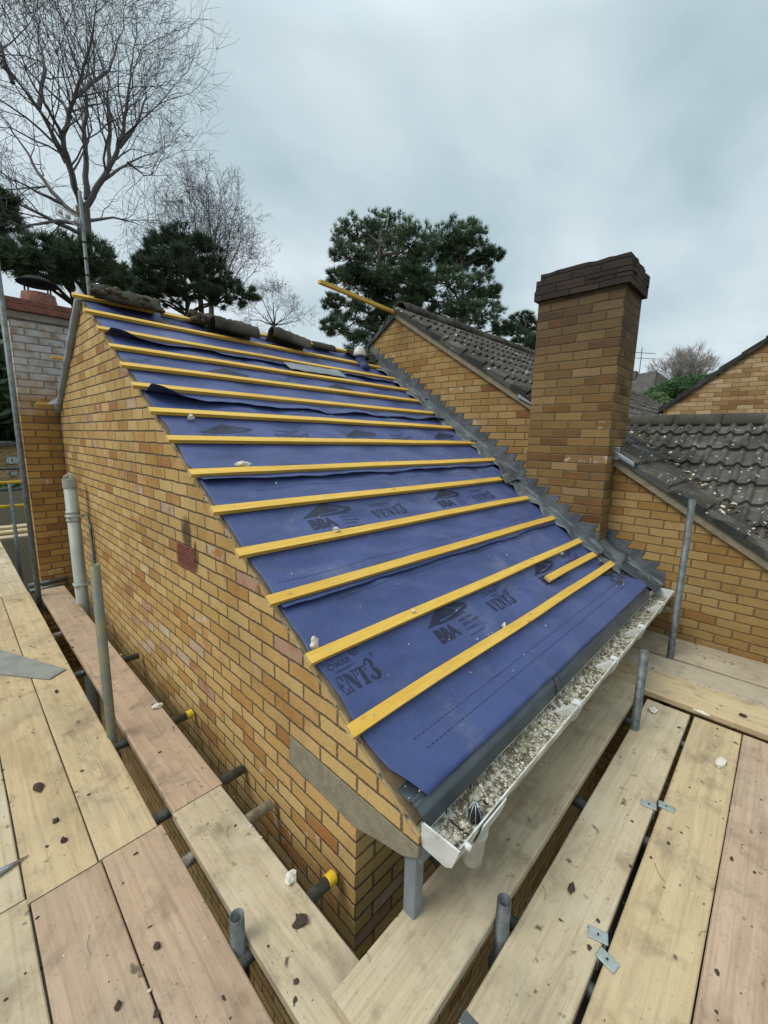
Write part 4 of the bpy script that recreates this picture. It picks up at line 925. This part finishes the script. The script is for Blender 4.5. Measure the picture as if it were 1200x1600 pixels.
# ------------------------------------------------------------------ trees
def bare_tree(base, height, label, seed, mat, group, spread=.62, forks=2, name='bare_tree', trunk_h=.28, r0=.22, lv=7, upb=.20, stems=4, twig=.0075, wob=.22, fill=.6, px=None, dist=21, sub=.16, every=3, rs0=.2, dense=.6):
    rg = random.Random(seed); base = V(base); t = thing(name, label, 'tree', base, group); wood_ = MB(); fine_ = MB()
    def grow(p, d, L, r, l):
        n = 5 if l > 2 else 4; pts = [p.copy()]; rs = [r]; q = p.copy(); kids = []
        for i in range(n):
            d = (d+V((rg.gauss(0, wob), rg.gauss(0, wob), rg.gauss(0, wob*.8)+upb*.22))).normalized()
            q = q+d*(L/n); rr = max(twig*.6, r*(1-.50*(i+1)/n)); pts.append(q.copy()); rs.append(rr)
            if l > 0 and i >= 1: kids.append((q.copy(), d.copy(), rr))
        (wood_ if r > .03 else fine_).tube(pts, rs, 7 if r > .07 else (4 if r > .02 else 3), False)
        if l == 0: return
        for (kp, kd, kr) in kids[:-1]:
            for _ in range(1 if (px or l > 2 or rg.random() < .55) else 2):
                if rg.random() < (fill if l < 4 else .85)*(.66 if px else 1):
                    a = rg.random()*6.283; s = kd.orthogonal().normalized(); s = Matrix.Rotation(a, 3, kd) @ s
                    nd = (kd*(1-spread*.55)+s*spread).normalized(); nd.z += upb*.5; nd.normalize()
                    grow(kp, nd, L*(.62+.2*rg.random()), max(twig, kr*.62), l-1)
        for _ in range(forks):
            a = rg.random()*6.283; s = Matrix.Rotation(a, 3, d) @ d.orthogonal().normalized()
            nd = (d+s*(.28+.2*rg.random())).normalized(); grow(q, nd, L*(.70+.12*rg.random()), max(twig, rs[-1]*.9), l-1)
    th = height*trunk_h; tp = [base, base+V((rg.gauss(0, .1), rg.gauss(0, .1), th*.5)), base+V((rg.gauss(0, .15), rg.gauss(0, .15), th))]
    if px:
        f0 = far(*px[0][0], dist); tp = [base, base.lerp(V((f0.x, f0.y, base.z)), .5)+V((0, 0, (f0.z-base.z)*.5)), f0+V((0, 0, .1))]
    MB().tube(tp, [r0*1.25, r0*1.05, r0*.85], 12).build('trunk', m_trunk, t, True)
    if px:
        sc = dist/FOC
        for line in px:
            dj = rg.uniform(-2.2, 2.2); n = 0; tot = sum(math.hypot(a[0]-b[0], a[1]-b[1]) for a, b in zip(line, line[1:])); run = 0; raw = []
            for a, b in zip(line, line[1:]):
                L = math.hypot(a[0]-b[0], a[1]-b[1]); m = max(2, int(L/9))
                for i in range(m):
                    f = (run+L*i/m)/tot; raw.append((far(a[0]+(b[0]-a[0])*i/m+4*nz(run*.04+i*.4, seed), a[1]+(b[1]-a[1])*i/m+4*nz(run*.05+i*.37, seed+3), dist+dj*f*1.6), f))
                run += L
            ra = line_r = rs0*(.35+.65*min(1, tot/330.))
            radii = [max(.011, ra*(1-.93*f)**1.25) for p, f in raw]
            wood_.tube([p for p, f in raw], radii, 7, False)
            for i in range(2, len(raw)):
                p, f = raw[i]; d = (raw[i][0]-raw[i-1][0]).normalized()
                if f < .18: continue
                for _ in range(1):
                    if rg.random() < dense:
                        s_ = Matrix.Rotation(rg.random()*6.283, 3, d) @ d.orthogonal().normalized(); nd = (d*.75+s_*.8+V((0, 0, .25))).normalized()
                        grow(p, nd, height*sub*(.7+.6*rg.random())*(1.15-.6*f), max(.012, radii[i]*.5), lv)
            p, f = raw[-1]; d = (raw[-1][0]-raw[-2][0]).normalized()
            for _ in range(2): grow(p, (d+V((rg.gauss(0, .35), rg.gauss(0, .35), rg.gauss(.1, .3)))).normalized(), height*sub*.6, .014, lv)
    for k in range(0 if px else stems):
        a = 6.283*k/stems+rg.random()*.9; nd = V((math.cos(a)*spread*.75, math.sin(a)*spread*.75, 1)).normalized()
        grow(tp[-1], nd, height*.27*(.85+.3*rg.random()), r0*.62, lv-2)
    wood_.build('branch', mat, t, True); fine_.build('crown', mat, t)
    return t
def twigs_count(): return sum(len(o.data.polygons) for o in C.objects if o.type == 'MESH')
GBT = 'leafless trees behind the ridge'
OAK = [[(130, 330), (112, 270), (98, 215), (72, 165), (50, 130), (22, 60)], [(128, 345), (80, 300), (42, 240), (8, 185), (-25, 150)], [(128, 325), (100, 235), (100, 205), (120, 140), (142, 70), (150, 12), (150, -40)],
       [(133, 325), (160, 280), (184, 236), (196, 180), (202, 130), (212, 62), (214, 20)], [(158, 283), (206, 252), (240, 238), (262, 226)], [(126, 365), (62, 335), (0, 300), (-40, 290)], [(104, 255), (64, 175), (32, 135), (-5, 80)],
       [(96, 318), (40, 290), (-10, 268)], [(136, 312), (132, 205), (136, 150), (108, 70), (90, 5)], [(134, 345), (178, 340), (222, 352), (240, 340)], [(128, 350), (90, 345), (30, 355), (-20, 330)], [(186, 230), (214, 195), (228, 150), (226, 100)],
       [(118, 150), (170, 110), (190, 50), (196, 0)], [(60, 170), (70, 110), (60, 50), (58, -10)], [(170, 265), (172, 190), (168, 120), (176, 70)], [(200, 254), (226, 274), (248, 274)], [(20, 130), (-10, 40), (0, -20)]]
bo = far(128, 440, 21); bare_tree((bo.x, bo.y, -2.5), 14.2, 'huge bare oak filling the sky above the rear chimney', 4, m_twig, GBT, .62, 2, 'bare_oak', .0, .26, 3, .10, 6, .006, .20, .62, OAK, 21, .13, 2, .12, .62)
fan = lambda cx, cy, pts: [[(cx, cy), ((cx+a)/2.+6*math.sin(a), (cy+b)/2.+5*math.cos(b)), (a, b)] for a, b in pts]
b2 = far(325, 490, 27); bare_tree((b2.x, b2.y, -2.5), 12, 'rounded bare tree rising behind the middle pine', 12, m_twig, GBT, .60, 2, 'bare_tree', .0, .16, 3, .14, 5, .007, .2, .62, fan(330, 475, [(258, 350), (275, 318), (300, 300), (322, 296), (345, 308), (366, 330), (384, 356), (398, 388), (404, 420), (250, 390), (372, 400), (310, 340), (345, 360)]), 27, .10, 2, .13, .9)
b3 = far(428, 505, 29); bare_tree((b3.x, b3.y, -2.5), 10, 'low twisted bare tree above the centre of the ridge', 21, m_twig, GBT, .72, 2, 'bare_tree', .0, .10, 3, .06, 5, .008, .26, .62, fan(428, 508, [(396, 478), (405, 458), (424, 450), (444, 458), (460, 476), (474, 498), (412, 490), (452, 500), (380, 500)]), 29, .085, 2, .11, 1.)
b4 = far(1062, 590, 48); bare_tree((b4.x, b4.y, 5.2), 5.3, 'pale bare bush standing over the hedge', 33, m_twig_pale, None, .42, 3, 'bare_bush', .12, .12, 6, .3, 7, .014)

def pine_tree(name, label, base, blobs, dist, mat, seed, group, limbs=True, rt=.25, dens=1., r2=None, lean=None, tuft=.25):
    """blobs: (u, v, radius px) crown masses as seen in the photo, spread in depth"""
    rg = random.Random(seed); base = V(base); t = thing(name, label, 'tree', base, group); sc = dist/FOC
    tops = []; fol = MB(); limb = MB()
    cs = []
    for (u, v, r) in blobs:
        c = far(u, v, dist+rg.uniform(-2.2, 2.2)); cs.append((c, r*sc*1.02))
    cx = sum(c.x for c, r in cs)/len(cs); cy = sum(c.y for c, r in cs)/len(cs); zt = max(c.z for c, r in cs); zb = min(c.z for c, r in cs)
    tp = [base]
    for i in range(1, 8):
        f = i/7.; tp.append(V((base.x+(cx-base.x)*f+.25*nz(i*1.3, seed), base.y+(cy-base.y)*f+.25*nz(i*1.7, seed+5), base.z+(zt-base.z)*f*.96)))
    MB().tube(tp, [rt*(1-.8*i/7.) for i in range(8)], 9).build('trunk', m_pinebark, t, True)
    def tuftat(p, n_out, s):
        for _ in range(17):
            d = (n_out*.75+V((rg.gauss(0, .6), rg.gauss(0, .6), rg.gauss(.35, .5)))).normalized(); L = s*(.5+.8*rg.random()); w = d.orthogonal().normalized()*(s*.052); w = Matrix.Rotation(rg.random()*6.28, 3, d) @ w
            fol.add([p-w, p+w, p+d*L+w*.25, p+d*L-w*.25], [(0, 1, 2, 3)])
    for (c, r) in cs:
        # a limb from the trunk to the mass, then sub-limbs
        f = min(1, max(.25, (c.z-r*.3-base.z)/(zt-base.z))); i = min(6, int(f*7)); a = tp[i].lerp(tp[i+1], f*7-i) if i < 7 else tp[7]
        m_ = a.lerp(c, .5)+V((0, 0, .25*r)); limb.tube([a, m_, c], [rt*.32, rt*.22, rt*.12], 6, False)
        k = int(26*dens*(r/1.2)**1.6)+14
        for _ in range(k):
            d = V((rg.gauss(0, 1), rg.gauss(0, 1), rg.gauss(.25, .8))).normalized(); rr = r*(.35+.7*rg.random()**.6)
            p = c+V((d.x*rr, d.y*rr, d.z*rr*.72)); limb.tube([c.lerp(p, .1), c.lerp(p, .6)+V((0, 0, -.06*r)), p], [rt*.10, rt*.06, rt*.03], 3, False)
            # a cushion of tufts on each spray
            for q in range(10):
                o = V((rg.gauss(0, .30), rg.gauss(0, .30), rg.gauss(0, .12)))*r*.42
                tuftat(p+o, (d+V((0, 0, .4))).normalized(), tuft)
    limb.build('branch', m_pinebark, t); fol.build('crown', mat, t)
    return t
GP = 'tall pines behind the roofs'
pa, pb = far(590, 560, 26), far(742, 560, 26.5)
pine_tree('pine_tree', 'tall broad pine behind the jutting ridge batten', (pa.x, pa.y, -2.5), [(560, 372, 34), (600, 365, 36), (640, 385, 34), (545, 405, 24), (590, 415, 36), (535, 440, 22), (575, 460, 34), (620, 440, 28), (520, 475, 15), (555, 500, 30), (600, 500, 30), (520, 512, 14), (575, 535, 30), (645, 425, 20), (610, 470, 24), (655, 400, 20), (662, 440, 22), (650, 465, 20), (585, 440, 26), (560, 435, 20), (630, 505, 20)], 26, m_pine, 2, GP)
pine_tree('pine_tree', 'twin pine with feathery top, standing closer to the big chimney', (pb.x, pb.y, -2.5), [(700, 378, 34), (735, 375, 28), (770, 400, 16), (715, 405, 32), (680, 405, 24), (755, 410, 20), (700, 445, 26), (740, 450, 24), (765, 462, 18), (660, 470, 22), (690, 488, 24), (725, 490, 24), (755, 495, 26), (640, 480, 18), (670, 515, 16), (785, 515, 14)], 26.5, m_pine, 5, GP)
pc = far(818, 560, 31); pine_tree('pine_tree', 'small conifer seen against the flank of the big chimney', (pc.x, pc.y, -2.5), [(815, 498, 14), (828, 515, 16), (800, 520, 12), (822, 535, 18), (840, 540, 16)], 31, m_pine2, 6, GP, rt=.16)
pd = far(120, 470, 18.5); pine_tree('pine_tree', 'dark spreading pine behind the rear chimney and mast', (pd.x, pd.y, -2.5), [(65, 395, 26), (100, 400, 28), (135, 410, 28), (170, 425, 22), (40, 412, 18), (115, 430, 26), (160, 445, 26), (20, 420, 14), (185, 445, 16), (75, 425, 20)], 18.5, m_pine2, 8, GP, rt=.20, dens=.55)
pe = far(297, 500, 23.5); pine_tree('pine_tree', 'round headed dark pine with two bare stems above the ridge tiles', (pe.x, pe.y, -2.5), [(255, 385, 22), (285, 380, 24), (315, 390, 22), (240, 410, 20), (275, 412, 26), (310, 418, 24), (340, 425, 18), (225, 440, 16), (250, 445, 22), (355, 448, 16), (385, 465, 13), (215, 460, 16), (330, 450, 18), (240, 465, 18), (280, 462, 18), (305, 455, 18), (345, 470, 14), (230, 420, 18)], 23.5, m_pine2, 9, GP, rt=.20, dens=.8)
MB().tube([(pe.x+.35, pe.y-.4, -2.5), (pe.x+.42, pe.y-.42, 6), (pe.x+.40, pe.y-.3, 9.2)], [.2, .15, .1], 8).build('trunk', m_pinebark, bpy.data.objects[sorted(o.name for o in C.objects if o.name.startswith('pine_tree'))[-1]], True)
pf = far(-90, 470, 20); pine_tree('pine_tree', 'pine branch tips at the picture edge behind the tall standard', (pf.x, pf.y, -2.5), [(0, 320, 16), (12, 345, 12), (-20, 340, 22), (-15, 380, 22)], 20, m_pine2, 14, GP, rt=.2)

def hedge(name, label, cat, blobs, dist, mat, seed, per=700, leaf=.28, kind=None):
    rg = random.Random(seed); mb = MB(); sc = dist/FOC
    for (u, v, ru, rv) in blobs:
        c = far(u, v, dist+rg.uniform(-1, 1))
        for _ in range(per):
            d = V((rg.gauss(0, 1), rg.gauss(0, 1), rg.gauss(.2, 1))).normalized(); k = (.75+.3*rg.random()); p = c+V((d.x*ru*sc*k, d.y*ru*sc*k, d.z*rv*sc*k))
            a = V((rg.gauss(0, 1), rg.gauss(0, 1), rg.gauss(.3, 1))).normalized(); w = a.orthogonal().normalized()*leaf*.35*(.6+.7*rg.random()); a = a*leaf*(.6+.7*rg.random())
            mb.add([p-a, p+w, p+a, p-w], [(0, 1, 2, 3)])
        mb.lump(c-V((0, 0, rv*sc*.1)), min(ru, rv)*sc*.8, seed, 2, .3, (ru/min(ru, rv), ru/min(ru, rv), rv/min(ru, rv)))
    return put(mb, name, mat, label, cat)
hedge('hedge', 'dense dark green hedge between the far roof and the brick gable', 'hedge', [(1005, 632, 16, 14), (1025, 624, 18, 16), (1050, 614, 20, 17), (1075, 607, 22, 16), (1040, 632, 26, 16), (1096, 603, 18, 14)], 34, m_hedge, 3, 2200, .11)
hedge('shrub', 'brighter green shrub in front of the dark hedge', 'shrub', [(1026, 625, 12, 10), (1038, 632, 10, 8)], 31, m_ivy, 4, 900, .09)
tag(hedge('woods', '', 'trees', [(10+60*k, 575+30*math.sin(k*2.1), 60, 70) for k in range(-6, 2)], 46, m_pine2, 6, 800, .6), 'dark mass of woodland beyond the guard rail', 'woods', kind='stuff')
hedge('hedge', 'tall dark garden trees behind the far white framed windows', 'hedge', [(-40, 620, 45, 50), (10, 600, 40, 50), (50, 620, 40, 50), (20, 660, 40, 25), (-20, 670, 40, 20)], 50, m_pine2, 17, 900, .35)
hedge('hedge', 'dull green garden hedge below the far white framed windows', 'hedge', [(-40, 790, 40, 18), (10, 775, 30, 14), (50, 780, 30, 16)], 24, m_hedge, 7, 500, .25)

# ------------------------------------------------------------------ other houses
fx = 8.6; fg = thing('gable_house', 'brick gable house with dark verge rising beyond the tiled wing', 'house', (fx, 0, -2.5))
def fy(u, v):
    r = CF*FOC+CR*(u-600)+CD*(v-800); q = CP+r*((fx-CP.x)/r.x); return q
e0, e1 = fy(1036, 640), fy(1200, 532); sl = (e1.z-e0.z)/(e1.y-e0.y); yap = e0.y-3.6; zap = e0.z+sl*(yap-e0.y)
m_far = brick('mixed_tan_brick', [(0, (.42, .27, .125)), (.2, (.50, .35, .19)), (.4, (.33, .195, .08)), (.55, (.45, .30, .15)), (.7, (.26, .14, .06)), (.85, (.52, .38, .22))], mortar=(.30, .22, .13), white=.1, mw=.004)
MB().poly([(fx, e0.y, -2.5), (fx, e0.y, e0.z), (fx, yap, zap), (fx, yap-3.6, e0.z), (fx, yap-3.6, -2.5)], (.25, 0, 0)).build('gable_wall', m_far, fg)
vt_ = MB(); nV = 13
for k in range(nV):
    a = e0.lerp(V((fx, yap, zap)), k/nV-.02); b = e0.lerp(V((fx, yap, zap)), (k+1)/nV); xo = -.05-.004*(k % 2); vt_.poly([a+V((xo, 0, -.02)), a+V((xo, 0, .085)), b+V((xo, 0, .055)), b+V((xo, 0, -.03))], (8, 0, 0))
vt_.build('tile_roof', m_tile2, fg)
MB().poly([(fx-.05, yap, zap+.05), (fx-.05, yap-3.7, e0.z), (fx-.05, yap-3.7, e0.z-.06), (fx-.05, yap, zap-.01)], (8, 0, 0)).build('tile_roof', m_tile2, fg)
# distant hipped house
m_hip = tilemat('brown_roof', (.085, .078, .07), (.11, .10, .09), .2, (.12, .105, .095))
hh = thing('hipped_house', 'distant house with brown hipped roof, small chimney and thin aerial', 'house', far(1020, 640, 46))
q = lambda u, v, d=46: far(u, v, d)
A, B = q(930, 596), q(1025, 580); e1_, e2_, e3_ = q(915, 640, 44), q(1012, 640, 44), q(1085, 622, 48.5)
MB().add([A, B, e2_, e1_, e3_], [(0, 3, 2, 1), (1, 2, 4)]).build('roof', m_hip, hh, solid=.1)
MB().tube([B+V((0, 0, .05)), e2_+V((0, 0, .05))], .13, 8).build('hip_tiles', m_hip, hh)
MB().add([e1_+V((0, 0, -6)), e2_+V((0, 0, -6)), e3_+V((0, 0, -6)), e1_, e2_, e3_], [(0, 1, 4, 3), (1, 2, 5, 4)]).build('wall', m_far, hh)
chp = q(987, 594, 46); MB().box((chp.x-.4, chp.y-.4, chp.z-1.5), (chp.x+.4, chp.y+.4, chp.z+.75)).build('chimney', m_hip, hh, bevel=.04)
ap = q(998, 590, 46); MB().tube([ap, ap+V((0, 0, 2.6))], .035, 5).tube([ap+V((-.9, .9, 2.2)), ap+V((.9, -.9, 2.1))], .03, 5).tube([ap+V((-.4, .4, 1.7)), ap+V((1.0, -1.0, 1.65))], .025, 5).build('aerial', m_tube, hh)
# distant house at far left with white framed windows
hl = thing('brown_house', 'distant brown house with white framed windows beyond the guard rail', 'house', far(15, 760, 40))
w0_ = far(-30, 700, 40); wx = V((.9, .35, 0)).normalized(); wn = V((.35, -.9, 0)).normalized()
def hp(a, z, o=0): return w0_+wx*a+wn*o+V((0, 0, z-w0_.z))
MB().poly([hp(-2, -3), hp(4.2, -3), hp(4.2, .1), hp(1.8, .6), hp(-2, .1)], wn*-6).build('wall', m_far, hl)
MB().poly([hp(-2.3, .02, .3), hp(1.8, .57, .3), hp(4.5, .02, .3), hp(4.5, .24, .3), hp(1.8, .82, .3), hp(-2.3, .24, .3)], wn*-6.6).build('roof', m_hip, hl)
def window(a0, a1, z0, z1):
    f = MB(); 
    for (x0, x1, y0, y1) in ((a0, a1, z0, z0+.12), (a0, a1, z1-.12, z1), (a0, a0+.13, z0, z1), (a1-.13, a1, z0, z1), (a0+(a1-a0)*.33-.07, a0+(a1-a0)*.33+.07, z0, z1), (a0+(a1-a0)*.67-.07, a0+(a1-a0)*.67+.07, z0, z1)): f.poly([hp(x0, y0, .01), hp(x1, y0, .01), hp(x1, y1, .01), hp(x0, y1, .01)], wn*.08)
    fo = f.build('window_frame', m_white, hl); MB().poly([hp(a0, z0, .012), hp(a1, z0, .012), hp(a1, z1, .012), hp(a0, z1, .012)], wn*.02).build('pane', m_black, fo)
def solve(u, v):
    r = CF*FOC+CR*(u-600)+CD*(v-800); tt = ((w0_-CP).dot(wn))/r.dot(wn); p = CP+r*tt; return (p-w0_).dot(wx), p.z
a0, z1 = solve(8, 714); a1, z0 = solve(28, 724); window(a0, a1, z0, z1)
a0, z1 = solve(16, 736); a1, z0 = solve(26, 743); window(a0, a1, z0, z1)

# ------------------------------------------------------------------ sky and light
W = bpy.data.worlds.new('World'); S.world = W; W.use_nodes = True; nt = W.node_tree; nd = nt.nodes; lk = nt.links.new
SUN_EL, SUN_AZ = rad(50), rad(290)             # azimuth measured from +y toward +x: behind and left of the viewer
sky = nd.new('ShaderNodeTexSky'); sky.sky_type = 'NISHITA'; sky.sun_disc = False; sky.sun_elevation = SUN_EL; sky.sun_rotation = SUN_AZ; sky.air_density = 1.2; sky.dust_density = 3
bg1 = nd.new('ShaderNodeBackground'); lk(sky.outputs[0], bg1.inputs[0]); bg1.inputs[1].default_value = .09
tc = nd.new('ShaderNodeTexCoord'); sx_ = nd.new('ShaderNodeSeparateXYZ'); lk(tc.outputs['Generated'], sx_.inputs[0])
def wm(op, a, b=0.):
    o = nd.new('ShaderNodeMath'); o.operation = op
    for i, x in enumerate((a, b)):
        if isinstance(x, (int, float)): o.inputs[i].default_value = x
        else: lk(x, o.inputs[i])
    return o.outputs[0]
zden = wm('ADD', wm('MAXIMUM', sx_.outputs[2], 0.), .22)
cv = nd.new('ShaderNodeCombineXYZ'); lk(wm('DIVIDE', sx_.outputs[0], zden), cv.inputs[0]); lk(wm('DIVIDE', sx_.outputs[1], zden), cv.inputs[1])
def wnoise(sc, det, off, dist=.4):
    m = nd.new('ShaderNodeMapping'); m.inputs['Location'].default_value = off; m.inputs['Rotation'].default_value = (0, 0, .6); m.inputs['Scale'].default_value = (1, 1.5, 1); lk(cv.outputs[0], m.inputs[0])
    o = nd.new('ShaderNodeTexNoise'); o.inputs['Scale'].default_value = sc; o.inputs['Detail'].default_value = det; o.inputs['Roughness'].default_value = .5; o.inputs['Distortion'].default_value = dist; lk(m.outputs[0], o.inputs[0]); return o.outputs[0]
mixn = wm('ADD', wm('MULTIPLY', wnoise(.7, 2, (3.1, 1.7, 0), .1), .60), wm('MULTIPLY', wnoise(2.1, 6, (.4, 5.2, 0), .1), .40))
rp = nd.new('ShaderNodeValToRGB'); lk(mixn, rp.inputs[0]); e = rp.color_ramp.elements
e[0].position = .36; e[0].color = (.335, .445, .482, 1); e[1].position = .63; e[1].color = (.59, .66, .70, 1)
zg = nd.new('ShaderNodeMapRange'); lk(sx_.outputs[2], zg.inputs[0]); zg.inputs[1].default_value = .62; zg.inputs[2].default_value = 1.; zg.inputs[3].default_value = 1.; zg.inputs[4].default_value = 2.7
bg2 = nd.new('ShaderNodeBackground'); lk(rp.outputs[0], bg2.inputs[0]); lk(zg.outputs[0], bg2.inputs[1])
ms = nd.new('ShaderNodeMixShader'); ms.inputs[0].default_value = .90; lk(bg1.outputs[0], ms.inputs[1]); lk(bg2.outputs[0], ms.inputs[2])
lk(ms.outputs[0], nd['World Output'].inputs[0])
sun = bpy.data.lights.new('sun', 'SUN'); sun.energy = 1.5; sun.angle = rad(28); sun.color = (1, .97, .92)
so = bpy.data.objects.new('sun', sun); C.objects.link(so)
sd = V((math.sin(SUN_AZ)*math.cos(SUN_EL), math.cos(SUN_AZ)*math.cos(SUN_EL), math.sin(SUN_EL)))
so.rotation_euler = sd.to_track_quat('Z', 'Y').to_euler()
S.view_settings.view_transform = 'Standard'; S.view_settings.look = 'None'; S.view_settings.gamma = 1; S.view_settings.exposure = .42
S.render.engine = 'CYCLES'; S.cycles.max_bounces = 6; S.cycles.use_denoising = True
print('faces', twigs_count())
